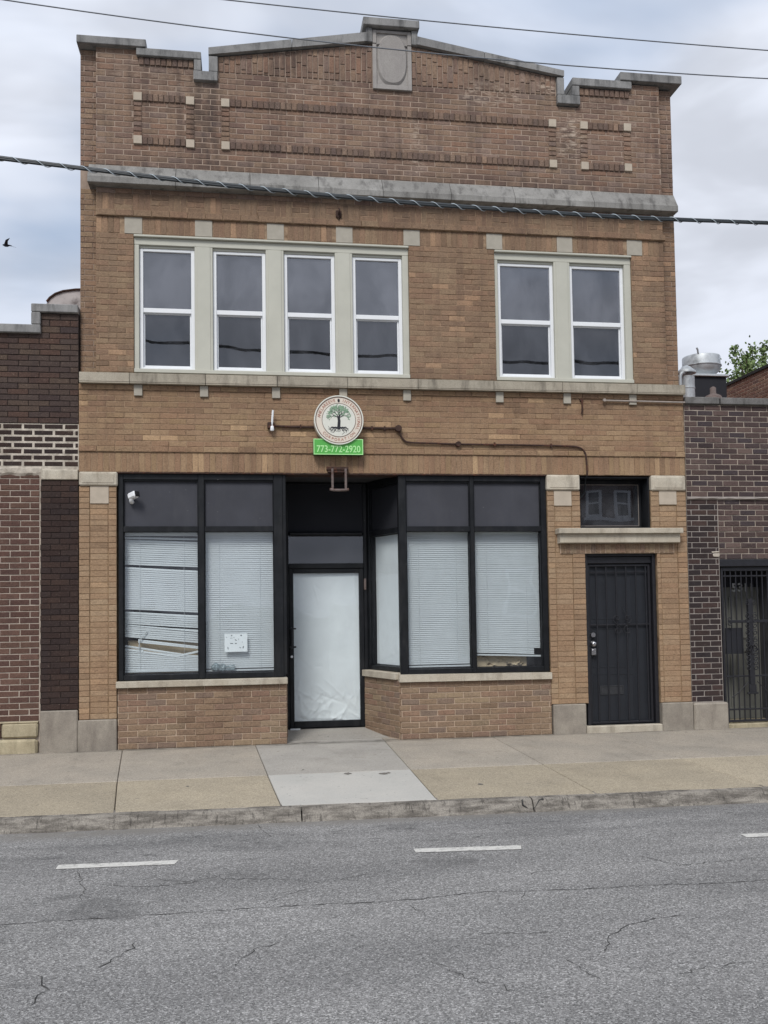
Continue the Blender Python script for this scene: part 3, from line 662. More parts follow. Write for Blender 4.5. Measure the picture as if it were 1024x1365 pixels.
# above 8.07: left block, notch, gable, notch, right block
W.running(.197, 1.36, 8.07, 8.23, 0, 'brick_parapet', ph=.1, j=.011); W.running(.197, .70, 8.23, 8.42, 0, 'brick_parapet', ph=.1, j=.011); W.soldier(.70, 1.36, 8.23, 8.33, -.018, 'brick_band', j=.010)
W.running(6.285, 7.40, 8.07, 8.23, 0, 'brick_parapet', ph=.1, j=.011); W.running(6.98, 7.40, 8.23, 8.43, 0, 'brick_parapet', ph=.1, j=.011); W.soldier(6.29, 6.98, 8.23, 8.33, -.018, 'brick_band', j=.010)
W.running(1.645, 5.985, 8.07, 8.21, 0, 'brick_parapet', ph=.1, holes=[plq], j=.011)
W.soldier(1.655, 3.57, 8.21, 9, -.006, 'brick_parapet', top=ltop, half=True, j=.012); W.soldier(4.07, 5.975, 8.21, 9, -.006, 'brick_parapet', top=rtop, half=True, j=.012)
W.bed('mortar_dark', .197, 7.40, 6.97, 8.07, YM7, yb=.3)
t = MB(); t.prism([(.197, 8.07), (1.36, 8.07), (1.36, 8.33), (.72, 8.33), (.72, 8.425), (.197, 8.425)], YM7, .3); t.build('wall', M['mortar_dark'], B)
t = MB(); t.prism([(1.645, 8.07), (5.985, 8.07), (5.985, rtop(5.985)), (4.1, rtop(4.1)), (3.54, ltop(3.54)), (1.645, ltop(1.645))], YM7, .3); t.build('wall', M['mortar_dark'], B)
t = MB(); t.prism([(6.285, 8.07), (7.40, 8.07), (7.40, 8.43), (6.98, 8.43), (6.98, 8.33), (6.285, 8.33)], YM7, .3); t.build('wall', M['mortar_dark'], B)
stone('coping_stone', 'coping', -.02, .792, -.07, .36, 8.425, 8.52)
stone('coping_stone', 'coping', .676, 1.448, -.055, .36, 8.33, 8.422)
stone('coping_stone', 'coping', 1.362, 1.448, -.05, .36, 8.19, 8.328)
stone('coping_stone', 'coping', 1.355, 1.645, -.055, .36, 8.072, 8.187)
stone('coping_stone', 'coping', 1.54, 1.648, -.05, .36, 8.19, 8.383)
stone('coping_stone', 'coping', 6.84, 7.692, -.07, .36, 8.445, 8.555)
stone('coping_stone', 'coping', 6.19, 7.0, -.055, .36, 8.34, 8.442)
stone('coping_stone', 'coping', 6.19, 6.285, -.05, .36, 8.205, 8.337)
stone('coping_stone', 'coping', 5.985, 6.29, -.055, .36, 8.085, 8.202)
stone('coping_stone', 'coping', 5.985, 6.078, -.05, .36, 8.205, 8.43)
for a, b in ((1.535, 2.56), (2.56, 3.51)):
    t = MB(); f0, f1 = (lambda x: 8.395 + (x - 1.535) * .163), (lambda x: 8.482 + (x - 1.535) * .177)
    t.prism([(a + .003, f0(a)), (b - .003, f0(b)), (b - .003, f1(b)), (a + .003, f1(a))], -.06, .36); t.build('coping_stone', M['coping'], B)
for a, b in ((4.13, 5.02), (5.02, 6.08)):
    t = MB(); f0, f1 = (lambda x: 8.445 + (6.08 - x) * .142), (lambda x: 8.52 + (6.08 - x) * .157)
    t.prism([(a + .003, f0(a)), (b - .003, f0(b)), (b - .003, f1(b)), (a + .003, f1(a))], -.06, .36); t.build('coping_stone', M['coping'], B)
stone('coping_stone', 'coping', 3.452, 4.168, -.10, .40, 8.905, 9.005)
stone('coping_stone', 'coping', 3.495, 3.572, -.05, .36, 8.715, 8.903); stone('coping_stone', 'coping', 4.075, 4.152, -.05, .36, 8.715, 8.903)
# carved plaque
pl = MB(); pl.box(3.575, 4.073, -.012, .2, 8.125, 8.705); pl.box(3.575, 4.073, -.012, .2, 8.71, 8.90)
pl.ring(3.575, 4.073, 8.125, 8.703, -.034, -.0115, (.05, .05, .06, .0006), .004); pl.ring(3.575, 4.073, 8.712, 8.885, -.034, -.0115, (.05, .05, .0006, .035), .004)
plaque = pl.build('plaque', M['plaque'], B)
t = MB()
def oval(r): return [(3.824 + .195 * r * math.copysign(abs(math.cos(a)) ** .8, math.cos(a)), 8.515 + .335 * r * math.copysign(abs(math.sin(a)) ** .8, math.sin(a))) for a in [6.2832 * i / 40 for i in range(40)]]
O0, O1 = oval(1), oval(.9)
vs = [(x, -.012, z) for x, z in O0] + [(x, -.036, z) for x, z in O1]
t.add(vs, [(i, (i + 1) % 40, 40 + (i + 1) % 40, 40 + i) for i in range(40)] + [tuple(range(40, 80))]); t.build('carved_oval', M['plaque'], plaque)
# --- ground floor piers
def pier(x0, x1, z0, z1, cx0, cx1, holes=()):
    W.running(x0, cx0 - .003, z0, z1, 0, 'brick_pier', holes, Lb=.3, ph=x0 - .01, stag=False, j=.004); W.running(cx1 + .003, x1, z0, z1, 0, 'brick_pier', holes, Lb=.3, ph=cx1 - .02, stag=False, j=.004)
    W.running(cx0 + .003, cx1 - .003, z0, z1, .007, 'brick_pier', holes, Lb=.4, ph=cx0 - .05, stag=False, j=.004)
    W.bed('mortar_pier', x0, x1, z0, z1, .012, holes)
pier(.002, .430, .335, 3.078, .125, .335, [(.128, .342, 2.88, 3.08)])
stone('accent_stone', 'accent', .128, .342, -.006, .05, 2.872, 3.078, c=.003)
dh = [(6.175, 7.13, 2.36, 3.25), (6.225, 7.195, -.03, 2.245)]
pier(5.74, 6.23, .345, 3.05, 5.835, 6.06, dh + [(5.828, 6.06, 2.855, 3.05)]); stone('accent_stone', 'accent', 5.828, 6.06, -.006, .05, 2.855, 3.048, c=.003)
pier(7.125, 7.612, .325, 3.05, 7.245, 7.48, dh + [(7.243, 7.482, 2.875, 3.062)]); stone('accent_stone', 'accent', 7.243, 7.482, -.006, .05, 2.872, 3.06, c=.003)
W.running(6.23, 7.125, 2.36, 2.56, 0, 'brick_pier'); W.soldier(5.90, 7.42, 2.247, 2.366, -.016, 'brick_base', W=.066); W.bed('mortar_base', 5.895, 7.425, 2.245, 2.368, -.009, yb=.006)
W.bed('mortar_mid', 6.23, 7.125, 2.245, 2.56, .012)
for a, b in ((.004, .444), (5.732, 6.168), (7.132, 7.602)):
    z0 = 3.082 if a < 1 else 3.052
    t = MB(); t.cbox(a, b, -.03, .2, z0, 3.248, .014); t.cbox(a + .035, b - .035, -.036, .1, z0 + .03, 3.225, .006); t.build('cap_stone', M['limestone'], B)
stone('base_stone', 'base_stone', -.006, .432, -.03, .2, -.06, .332, c=.01); stone('base_stone', 'base_stone', 5.752, 6.182, -.03, .2, -.06, .342, c=.01); stone('base_stone', 'base_stone', 7.198, 7.618, -.03, .2, -.06, .322, c=.01)
t = MB(); t.xprism([(.12, 2.372), (-.09, 2.372), (-.10, 2.38), (-.10, 2.488), (.12, 2.488)], 5.862, 7.468); t.cbox(5.838, 7.494, -.15, .16, 2.49, 2.558, .006); t.build('lintel_stone', M['limestone'], B)
stone('threshold_stone', 'limestone', 6.185, 7.194, -.035, .3, -.06, .058, c=.01)
t = MB(); t.box(.445, 5.735, -.008, .24, 3.236, 3.2495); t.build('steel_lintel', M['rust'], B)
# --- brick bases under the shop windows
W.running(.44, 2.42, -.03, .69, .004, 'brick_base', Lb=.222, H=.071, j=.011); W.bed('mortar_base', .44, 2.42, -.06, .69, .013, depth=.16)
W.running(3.80, 5.738, -.03, .672, .004, 'brick_base', Lb=.222, H=.071, j=.010, ph=.05); W.bed('mortar_base', 3.82, 5.738, -.06, .672, .012, depth=.16)
P1 = (3.475, .86, 0); ex = (3.80 - 3.475, .004 - .86); RL = math.hypot(*ex); MR = frame_m(P1, ex)
W.running(0, RL - .003, -.02, .69, 0, 'brick_base', Lb=.222, H=.071, j=.010, mx=MR); W.bed('mortar_base', 0, RL - .012, -.06, .69, .008, depth=.14, mx=MR)
ML = frame_m((2.42, .02, 0), (.05, .84)); W.running(0, .84, -.02, .69, 0, 'brick_base', Lb=.222, H=.071, mx=ML); W.bed('mortar_base', 0, .84, -.06, .69, .008, depth=.14, mx=ML)
stone('sill_stone', 'limestone', .425, 2.432, -.045, .17, .692, .768)
t = MB(); t.prism([(0, 0)] * 0 or [(3.795, .676), (5.737, .668), (5.737, .748), (3.795, .766)], -.045, .17); t.build('sill_stone', M['limestone'], B)
t = MB(MR); t.cbox(.0, RL - .045, -.035, .14, .70, .782, .005); t.build('sill_stone', M['limestone'], B)
# --- bulk of the building behind the front
def side_wall():
    m, n = mat('common brick side wall'); q = n.xyz(n.pos()); v = n.new('ShaderNodeCombineXYZ'); n.l.new(q[1], v.inputs[0]); n.l.new(q[2], v.inputs[1])
    b = n.new('ShaderNodeTexBrick', i_Vector=v.outputs[0], i_Color1=S(150, 112, 92), i_Color2=S(122, 92, 80), i_Mortar=S(170, 158, 144), i_Scale=1.0, i_Mortar_Size=.006, i_Brick_Width=.213, i_Row_Height=.07)
    n.out(b.outputs[0], .92, .2, normal=n.bump(n.noise(n.pos(), 90), .3)); return m
M['side'] = side_wall()
for q_ in ((.01, .2, .262, 13, -.06, 7.7), (7.42, 7.60, .262, 13, -.06, 7.7), (.2, 7.42, 12.8, 13, -.06, 7.7)):
    t = MB(); t.box(*q_); t.build('wall', M['side'], B)
t = MB(); t.box(.2, 7.42, .3, 12.8, 7.6, 7.7); t.build('roof', M['roof'], B)
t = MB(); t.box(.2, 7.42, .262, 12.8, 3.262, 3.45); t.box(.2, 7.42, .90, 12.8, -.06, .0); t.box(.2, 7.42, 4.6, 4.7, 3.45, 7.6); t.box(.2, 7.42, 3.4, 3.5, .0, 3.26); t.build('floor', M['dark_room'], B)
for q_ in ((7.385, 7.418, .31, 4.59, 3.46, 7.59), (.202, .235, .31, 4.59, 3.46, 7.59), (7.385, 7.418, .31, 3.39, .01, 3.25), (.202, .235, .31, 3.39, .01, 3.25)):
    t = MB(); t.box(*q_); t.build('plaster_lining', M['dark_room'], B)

# --- upper windows
def upper_window(x0, x1, z0=4.497, z1=5.99):
    w = MB(); w.ring(x0, x1, z0, z1, .062, .14, (.043, .043, .036, .036), .004)
    zr = 5.205
    w.cbox(x0 + .043, x1 - .043, .070, .135, zr, zr + .056, .004)
    o = w.build('window', M['vinyl'], B)
    s_ = MB(); s_.ring(x0 + .0435, x1 - .0435, z0 + .0365, zr - .0005, .098, .132, (.018, .018, .030, .012), .003); s_.build('sash', M['vinyl'], o)
    p = MB(); p.box(x0 + .04, x1 - .04, .088, .094, zr + .05, z1 - .03); p.build('pane', M['glass_up'], o)
    p = MB(); p.box(x0 + .055, x1 - .055, .112, .118, z0 + .06, zr - .008); p.build('pane', M['glass_low'], o)
    return o
WX = [(.697, 1.353), (1.572, 2.213), (2.436, 3.068), (3.288, 3.918), (5.157, 5.900), (6.118, 6.856)]
for a, b in WX: upper_window(a, b)
def casing(x0, x1, ws):
    t = MB(); y0, y1 = .022, .15
    t.cbox(x0, x1, y0, y1, 6.02, 6.105, .004); t.cbox(x0 - .0, x1 + .0, -.016, y1, 6.107, 6.132, .004)
    t.cbox(x0 + .002, x1 - .002, -.01, y1, 4.452, 4.497, .004)
    xs_ = [x0] + [v for w in ws for v in w] + [x1]
    for i in range(0, len(xs_), 2):
        t.cbox(xs_[i] + .001, xs_[i + 1] - .001, y0 + .001, y1, 4.498, 6.019, .004)
        if xs_[i + 1] - xs_[i] > .15: t.cbox(xs_[i] + .03, xs_[i + 1] - .03, y0 - .006, y0 + .01, 4.499, 6.018, .004)
    for a, b in ws: t.cbox(a - .001, b + .001, .05, y1, 5.992, 6.019, .003)
    t.build('window_casing', M['casing'], B)
casing(.637, 3.998, WX[:4]); casing(5.112, 6.948, WX[4:])

# --- storefronts
def storefront(x0, x1, zb, posts, mx=I4, zt=(2.532, 2.600), top=(3.165, 3.235), y0=.03, bars=True, boards=True, name='shop_window', glass=True):
    f = MB(mx)
    for a, b in posts: f.cbox(a, b, y0, y0 + .09, zb, top[1] - .0, .004)
    for i in range(len(posts) - 1):
        a, b = posts[i][1], posts[i + 1][0]
        f.cbox(a, b, y0 + .006, y0 + .085, zb, zb + .062, .004); f.cbox(a, b, y0 + .004, y0 + .085, zt[0], zt[1], .006); f.cbox(a, b, y0 + .002, y0 + .085, top[0], top[1], .004)
        f.cbox(a, b, y0 + .02, y0 + .05, top[0] - .018, top[0] - .0005, .003)
        for u in (a, b - .012): f.cbox(u, u + .012, y0 + .03, y0 + .055, zt[1] + .0005, top[0] - .0185, .002); f.cbox(u, u + .012, y0 + .03, y0 + .055, zb + .0625, zt[0] - .0005, .002)
    o = f.build(name, M['black'], B)
    for i in range(len(posts) - 1):
        a, b = posts[i][1], posts[i + 1][0]
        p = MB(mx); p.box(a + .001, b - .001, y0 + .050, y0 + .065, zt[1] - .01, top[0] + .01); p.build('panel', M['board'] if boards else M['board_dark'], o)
        p = MB(mx); p.box(a - .005, b + .005, y0 + .056, y0 + .062, zb + .05, zt[0] + .01); p.build('pane', M['glass_shop'], o)
    return o
LP = [(.448, .503), (1.381, 1.452), (2.283, 2.392)]; storefront(.448, 2.392, .775, LP, zt=(2.535, 2.605))
RP = [(3.825, 3.922), (4.738, 4.788), (5.664, 5.734)]; storefront(3.825, 5.734, .762, RP)
MR2 = frame_m((3.505, .87, 0), (3.83 - 3.505, .05 - .87)); RL2 = math.hypot(3.83 - 3.505, .05 - .87)
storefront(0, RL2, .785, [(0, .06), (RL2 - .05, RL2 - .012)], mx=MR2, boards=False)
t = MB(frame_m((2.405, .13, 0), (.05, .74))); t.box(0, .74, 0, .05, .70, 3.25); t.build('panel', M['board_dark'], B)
# corner post cap details
t = MB(); t.cbox(2.392, 2.432, .032, .075, .80, 3.235, .004); t.build('post', M['black'], B)
# --- recessed entry door, y about .86
YD = .86
f = MB(); f.ring(2.455, 3.535, .03, 3.25, YD + .03, YD + .12, (.045, .045, .0006, .02), .004)
f.cbox(2.50, 3.49, YD + .02, YD + .12, 2.12, 2.185, .004); f.cbox(2.50, 3.49, YD + .0, YD + .12, 2.545, 2.605, .02)
fr = f.build('door_frame', M['black'], B)
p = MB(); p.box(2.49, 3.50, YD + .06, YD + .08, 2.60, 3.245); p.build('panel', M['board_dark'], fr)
p = MB(); p.box(2.49, 3.50, YD + .06, YD + .066, 2.18, 2.55); p.build('pane', M['glass_transom'], fr)
d = MB(); d.ring(2.502, 3.488, .04, 2.118, YD + .035, YD + .085, (.056, .062, .085, .062), .005)
door = d.build('entry_door', M['black'], B)
p = MB(); p.box(2.55, 3.43, YD + .055, YD + .061, .12, 2.062); p.build('pane', M['glass_shop'], door)
h = MB(); h.tube([(2.53, YD + .035, 1.34), (2.53, YD - .03, 1.33), (2.53, YD - .035, 1.30), (2.53, YD - .035, 1.12), (2.53, YD - .03, 1.09), (2.53, YD + .035, 1.08)], .013, 8); h.cbox(2.50, 2.585, YD - .045, YD + .0, 1.085, 1.108, .003); h.cbox(2.50, 2.585, YD - .045, YD + .0, 1.325, 1.345, .003); h.build('handle', M['iron'], door)
h = MB(); h.lathe([(.016, -.012), (.018, .0), (.018, .02)], (2.53, YD + .02, .97), 12, 'y'); h.build('lock', M['chrome'], door)
for z in (.5, 1.2, 1.86): pass
h = MB(); h.cbox(3.49, 3.52, YD + .012, YD + .04, 1.83, 1.98, .004); h.build('hinge', M['rustgrey'], door)
# --- security door and its frame
f = MB(); f.ring(6.23, 7.192, .058, 2.244, .05, .16, (.045, .045, .0006, .035), .004); f.cbox(6.276, 7.146, .08, .14, 2.118, 2.205, .006)
sfr = f.build('door_frame', M['iron'], B)
d = MB(); d.cbox(6.282, 7.140, .150, .175, .065, 2.112, .003)
sdoor = d.build('security_door', M['navy'], B)
f = MB(); f.ring(6.283, 7.139, .066, 2.110, .105, .135, (.030, .030, .030, .03), .004); f.cbox(6.314, 7.108, .110, .128, 1.322, 1.340, .003); f.cbox(6.314, 7.108, .112, .128, 2.00, 2.014, .003); f.build('grille_frame', M['iron'], sdoor)
for i in range(6):
    x = 6.405 + i * .1345; b = MB(); b.cbox(x - .008, x + .008, .104, .122, .096, 2.08, .003); b.build('bar', M['iron'], sdoor)
s_ = MB()
def scroll(cx, cz, r0, turns, a0, y, flip=1, r1=.008):
    return [(cx + flip * (r0 + (r1 - r0) * t / 24) * math.cos(a0 + turns * 6.283 * t / 24), y, cz + (r0 + (r1 - r0) * t / 24) * math.sin(a0 + turns * 6.283 * t / 24)) for t in range(25)]
for fl in (1, -1):
    for sg in (1, -1): s_.tube(scroll(6.74 + fl * .07, 1.33 + sg * .075, .062, 1.2, -sg * 1.57, .100, fl), .005, 5)
s_.tube([(6.73, .1, 1.56), (6.83, .1, 1.40)], .004, 5); s_.build('scroll', M['iron'], sdoor)
s_ = MB(); s_.ring(6.435, 6.755, .43, .548, .140, .1495, .016, .003); s_.cbox(6.452, 6.738, .143, .1495, .447, .531, .002); s_.build('mail_slot', plain('dull slot metal', S(56, 57, 60), .6, .4, .3), sdoor)
s_ = MB(); s_.ring(6.35, 6.90, .10, .70, .1455, .1495, .012, .001); s_.ring(6.35, 6.90, .78, 1.28, .1455, .1495, .012, .001); s_.ring(6.35, 6.90, 1.40, 1.96, .1455, .1495, .012, .001); s_.build('moulding', M['navy'], sdoor)
l = MB(); l.lathe([(.030, -.004), (.034, .008), (.034, .03)], (6.335, .075, 1.205), 16, 'y'); l.build('lock', M['chrome'], sdoor)
l = MB(); l.lathe([(.016, -.03), (.034, -.022), (.034, -.006), (.018, 0), (.018, .02), (.040, .022), (.040, .03)], (6.340, .078, 1.09), 18, 'y'); l.build('knob', M['chrome'], sdoor)
l = MB(); l.cbox(6.305, 6.378, .082, .104, .945, 1.035, .008); l.lathe([(.020, -.004), (.022, .0), (.022, .01)], (6.340, .078, 1.000), 14, 'y'); l.build('lock', M['chrome'], sdoor)
# --- transom light over the door
f = MB(); f.ring(6.180, 7.127, 2.562, 3.236, .03, .30, (.012, .02, .02, .02), .003); f.ring(6.20, 7.105, 2.583, 3.214, .24, .285, (.03, .03, .03, .05), .004)
tf = f.build('transom_window', M['black'], B)
p = MB(); p.box(6.225, 7.08, .258, .264, 2.60, 3.17); p.build('pane', M['glass_transom'], tf)
f = MB(); f.ring(6.232, 7.073, 2.615, 3.162, .248, .256, .006, .001); f.build('bead', M['conduit'], tf)
W.finish()
# iron anchor hooks on the wall
def hook(name, pts, r, m='rust', **kw):
    t = MB(); t.tube(pts, r, 7); return t.build(name, M[m], **kw)
t = MB(); t.cbox(3.085, 3.155, -.03, .01, 6.455, 6.54, .008); t.tube([(3.12, -.02, 6.49), (3.12, -.07, 6.50), (3.125, -.075, 6.53), (3.12, -.06, 6.55)], .011, 6); t.tube([(3.10, -.03, 6.45), (3.11, -.06, 6.44), (3.13, -.03, 6.43)], .009, 6)
t.build('anchor_hook', M['rust'], label='small rusty iron hook in the patterned brick band above the left windows', cat='hook')
t = MB(); t.cbox(6.20, 6.245, -.022, .01, 4.20, 4.235, .004); t.tube([(6.222, -.02, 4.215), (6.224, -.03, 4.16), (6.222, -.03, 4.07), (6.218, -.015, 4.04)], .011, 6)
t.build('anchor_hook', M['rust'], label='rusty iron strap hook hanging below the right window sill', cat='hook')

# ------------------------------------------------------------------ blinds
def blind(x0, x1, z0, z1, segs=None, tilt=(0, 0), pitch=.0245, y=.165, name='window_blind', x1f=None, extra=(), label='', rail=True, mx=I4):
    o = empty(name, tuple(mx @ Vector(((x0 + x1) / 2, y, z0))), label=label, cat='window blind', group='white blinds in the shop windows')
    inv = Matrix.Translation(-o.location) @ mx
    s_ = MB(inv); 
    def slat(zl, zr, a=x0, b=x1, t=None):
        t = R(68 + U(-1.2, 1.2)) if t is None else t; c, s2 = math.cos(t) * .0135, math.sin(t) * .0135
        bow = U(-.0012, .0012)
        k = 3; vs = []; 
        for i in range(k + 1):
            u = i / k; x = a + (b - a) * u; z = zl + (zr - zl) * u + bow * math.sin(3.14 * u) + U(-.0008, .0008)
            vs += [(x, y - c, z - s2), (x, y - .0035, z + .001), (x, y + c, z + s2), (x, y - .0025, z + .0015)]
        fs = []
        for i in range(k): fs += [(4 * i + q, 4 * i + 4 + q, 4 * i + 4 + (q + 1) % 4, 4 * i + (q + 1) % 4) for q in range(4)]
        s_.add(vs, fs)
    if segs is None: segs = [(z1 - .04, z1 - .04, z0 + .012 + tilt[0], z0 + .012 + tilt[1])]
    for seg in segs:
        a, b, c, d = seg[:4]; k = max(1, round(((a - c) + (b - d)) / 2 / pitch))
        for i in range(k):
            t = i / k; zl, zr = a + (c - a) * t, b + (d - b) * t
            slat(zl, zr, x0 + U(0, .003), (x1f(zr) if x1f else x1) - U(0, .003))
    for e in extra: slat(*e)
    s_.build('slat', M['blind'], o, kind='stuff')
    h_ = MB(inv); h_.cbox(x0, x1, y - .018, y + .018, z1 - .03, z1, .003); h_.build('headrail', M['blind'], o)
    if rail:
        q = MB(inv); w2 = .010
        q.prism([(x0, z0 + tilt[0] - w2), (x1, z0 + tilt[1] - w2), (x1, z0 + tilt[1] + w2), (x0, z0 + tilt[0] + w2)], y - .014, y + .014); q.build('bottom_rail', M['blind'], o)
    for u in (.2, .8):
        q = MB(inv); x = x0 + (x1 - x0) * u; q.tube([(x, y - .019, z1 - .03), (x, y - .019, (z1 + z0) / 2), (x, y - .019, z0 + .02 + tilt[0])], .0018, 4); q.build('cord', M['blind'], o)
    return o
zf = lambda y: 2.528 - (y - 50) * .001337
segs = [(zf(112), zf(138), zf(338), zf(368)), (zf(360), zf(400), zf(738), zf(778)), (zf(760), zf(806), zf(868), zf(920)), (zf(884), zf(936), zf(985), zf(1055)), (zf(1108), zf(1168), zf(1288), zf(1302))]
ext = [(zf(62), zf(66)), (zf(88), zf(105)), (zf(868), zf(940), .508, 1.375, R(40)), (zf(884), zf(952), .508, 1.2, R(80)), (zf(1010), zf(1085), .66, 1.375, R(75)), (zf(1022), zf(1090), .66, 1.375, R(60)),
       (zf(1060), zf(1150), .508, 1.2, R(85)), (zf(1085), zf(1160), .508, 1.1, R(50)), (zf(1160), zf(1120), 1.1, 1.375, R(60)), (zf(800), zf(860), .508, .8, R(85)), (zf(935), zf(950), .508, .70, R(50)), (zf(965), zf(985), .508, .95, R(80)), (zf(1095), zf(1105), .508, .72, R(60))]
bl1 = blind(.508, 1.377, .872, 2.54, segs=segs, extra=ext, label='broken white blind with sagging slats in the leftmost shop window', name='window_blind')
t = MB(Matrix.Translation(-bl1.location)); t.tube([(.77, .142, zf(925)), (.70, .138, zf(990)), (.675, .14, zf(1030)), (.67, .142, zf(1095))], .0055, 6); t.build('slat', M['blind'], bl1)
bl2 = blind(1.457, 2.278, .862, 2.542, label='straight white blind behind the small notice in the second shop window')
bl3 = blind(3.928, 4.733, .85, 2.54, label='straight white blind in the shop window just right of the entry')
bl4 = blind(4.793, 5.659, .972, 2.54, tilt=(.012, -.022), x1f=lambda z: 5.575 if z < 1.06 else 5.657, label='short white blind with torn lower right corner above the crumpled paper')
# paper sheet in the side window of the entry and on the entry door glass
def sheet(name, x0, x1, z0, z1, y, m, nx, nz, amp, mx=I4, creases=(20, 20), **kw):
    t = MB(mx); vs = []; cr = []
    for q in range(creases[0] + creases[1]):
        lowz = q < creases[0]
        cx, cz = U(x0, x1), (z0 + (z1 - z0) * abs(random.gauss(0, .13)) if lowz else U(z0, z1)); a = U(0, 3.14) if lowz else random.choice((U(-.15, .15), U(1.4, 1.75), U(0, 3.14)))
        cr.append((cx, cz, math.cos(a), math.sin(a), U(.05, .28) * min(1, (z1 - z0) * 1.2), U(.006, .018), U(.3, 1) * amp * (1.6 if lowz else .8) * random.choice((1, 1, -1))))
    for j in range(nz + 1):
        for i in range(nx + 1):
            x = x0 + (x1 - x0) * i / nx; z = z0 + (z1 - z0) * j / nz; v = 0
            for cx, cz, ca, sa, ln, w, h in cr:
                dx, dz = x - cx, z - cz; u = dx * ca + dz * sa; d = abs(-dx * sa + dz * ca)
                if abs(u) < ln and d < w * 6: v += h * (1 - (u / ln) ** 2) * math.exp(-d / w)
            v += amp * .6 * math.sin(3.1 * x + 1.7 * z) * math.sin(2.3 * z + x)
            vs.append((x, y - v, z))
    k = nx + 1; fs = [(j * k + i, j * k + i + 1, (j + 1) * k + i + 1, (j + 1) * k + i) for j in range(nz) for i in range(nx)]
    nv = len(vs); vs += [(x, yy + .0015, z) for x, yy, z in vs]; fs += [tuple(nv + i for i in f[::-1]) for f in fs]
    t.add(vs, fs, True); return t.build(name, M[m], fix=False, **kw)
sheet('paper_sheet', 2.562, 3.424, .125, 2.058, YD + .082, 'paper', 70, 150, .0075, creases=(46, 26), label='large white paper sheet covering the glass of the recessed entry door', cat='paper')
sheet('paper_sheet', .08, RL2 - .075, .86, 2.525, .125, 'paper', 24, 70, .006, mx=MR2, creases=(10, 14), label='tall white paper sheet behind the narrow side glass of the entry', cat='paper')
sheet('paper_bag', 4.80, 5.50, .825, .962, .22, 'cardboard', 60, 16, .045, creases=(14, 16), label='crumpled brown paper under the short blind in the right shop window', cat='paper')
t = MB(); t.cbox(5.49, 5.60, .20, .30, .83, .955, .004); t.build('box', M['plastic_black'], label='small dark box standing beside the crumpled brown paper', cat='box')
t = MB(); t.cbox(.53, 1.36, .23, .42, .84, 1.24, .006); t.cbox(.66, .90, .226, .2295, 1.0, 1.08, .0005); t.build('cardboard_box', M['cardboard'], label='brown cardboard box seen through the gap of the broken blind', cat='box')
# notice
no = empty('notice', (1.815, .105, 1.09), label='small white notice with dark scribbles on the second shop window', cat='notice')
t = MB(Matrix.Translation((-1.815, -.105, -1.09))); t.box(1.682, 1.955, .097, .099, 1.085, 1.305); t.build('sheet', M['paper'], no)
t = MB(Matrix.Translation((-1.815, -.105, -1.09)))
def nx_(u): return 1.682 + (u - 190) / 630 * .273
def nz_(v): return 1.305 - (v - 145) / 490 * .22
for u, v, w_, h_, a in ((385, 195, 40, 34, 0), (650, 195, 46, 44, 0), (500, 318, 80, 22, -.4), (385, 408, 110, 26, 0), (500, 408, 60, 24, 0), (285, 530, 22, 90, .2), (620, 525, 60, 20, -.5), (705, 515, 34, 70, -.2), (680, 375, 30, 22, 0), (380, 265, 70, 12, 0), (580, 300, 12, 50, 0), (250, 240, 30, 14, .5), (450, 250, 50, 8, .3)):
    cx, cz = nx_(u), nz_(v); w_, h_ = w_ * .273 / 630 / 2, h_ * .22 / 490 / 2; ca, sa = math.cos(a), math.sin(a)
    t.prism([(cx + p * w_ * U(.7, 1.1) * ca - q * h_ * sa, cz + p * w_ * sa + q * h_ * U(.7, 1.1) * ca) for p, q in ((-1, -.6), (-.3, -1), (.8, -.8), (1, .4), (.2, 1), (-.8, .7))], .0955, .097)
t.build('writing', M['ink'], no)
# crumpled wrapper and small bundle standing on the inner sill below the notice
t = MB(); k = 14
for cx, cz, rx, rz in ((1.575, .905, .055, .05), (1.655, .90, .05, .045)):
    prof = [(.2, -1.0), (.75, -.72), (1.0, -.1), (.8, .55), (.35, .95)]
    b0 = len(t.v); vs = []
    for r_, h_ in prof:
        for q in range(k): a = 6.283 * q / k; rr = r_ * U(.75, 1.15); vs.append((cx + rx * rr * math.cos(a), .125 + .022 * rr * math.sin(a), cz + rz * h_ * U(.85, 1.1)))
    t.add(vs, [(i * k + q, i * k + (q + 1) % k, (i + 1) * k + (q + 1) % k, (i + 1) * k + q) for i in range(4) for q in range(k)] + [tuple(range(k - 1, -1, -1)), tuple(range(4 * k, 5 * k))])
t.build('plastic_wrapper', M['teal'], label='crumpled teal and white plastic wrapper lying below the notice', cat='wrapper')
t = MB(); t.prism([(1.685, .865), (1.80, .868), (1.812, .905), (1.70, .895)], .115, .14); t.prism([(1.69, .9), (1.80, .91), (1.80, .93), (1.692, .918)], .11, .135); t.build('folded_cloth', M['teal'], label='folded dark cloth lying right of the crumpled wrapper', cat='cloth')
# scrap on the entry floor
t = MB(); t.box(2.50, 2.63, YD - .012, YD + .02, .022, .040); t.build('paper_scrap', M['paper'], label='white paper scrap lying at the foot of the entry door', cat='paper')

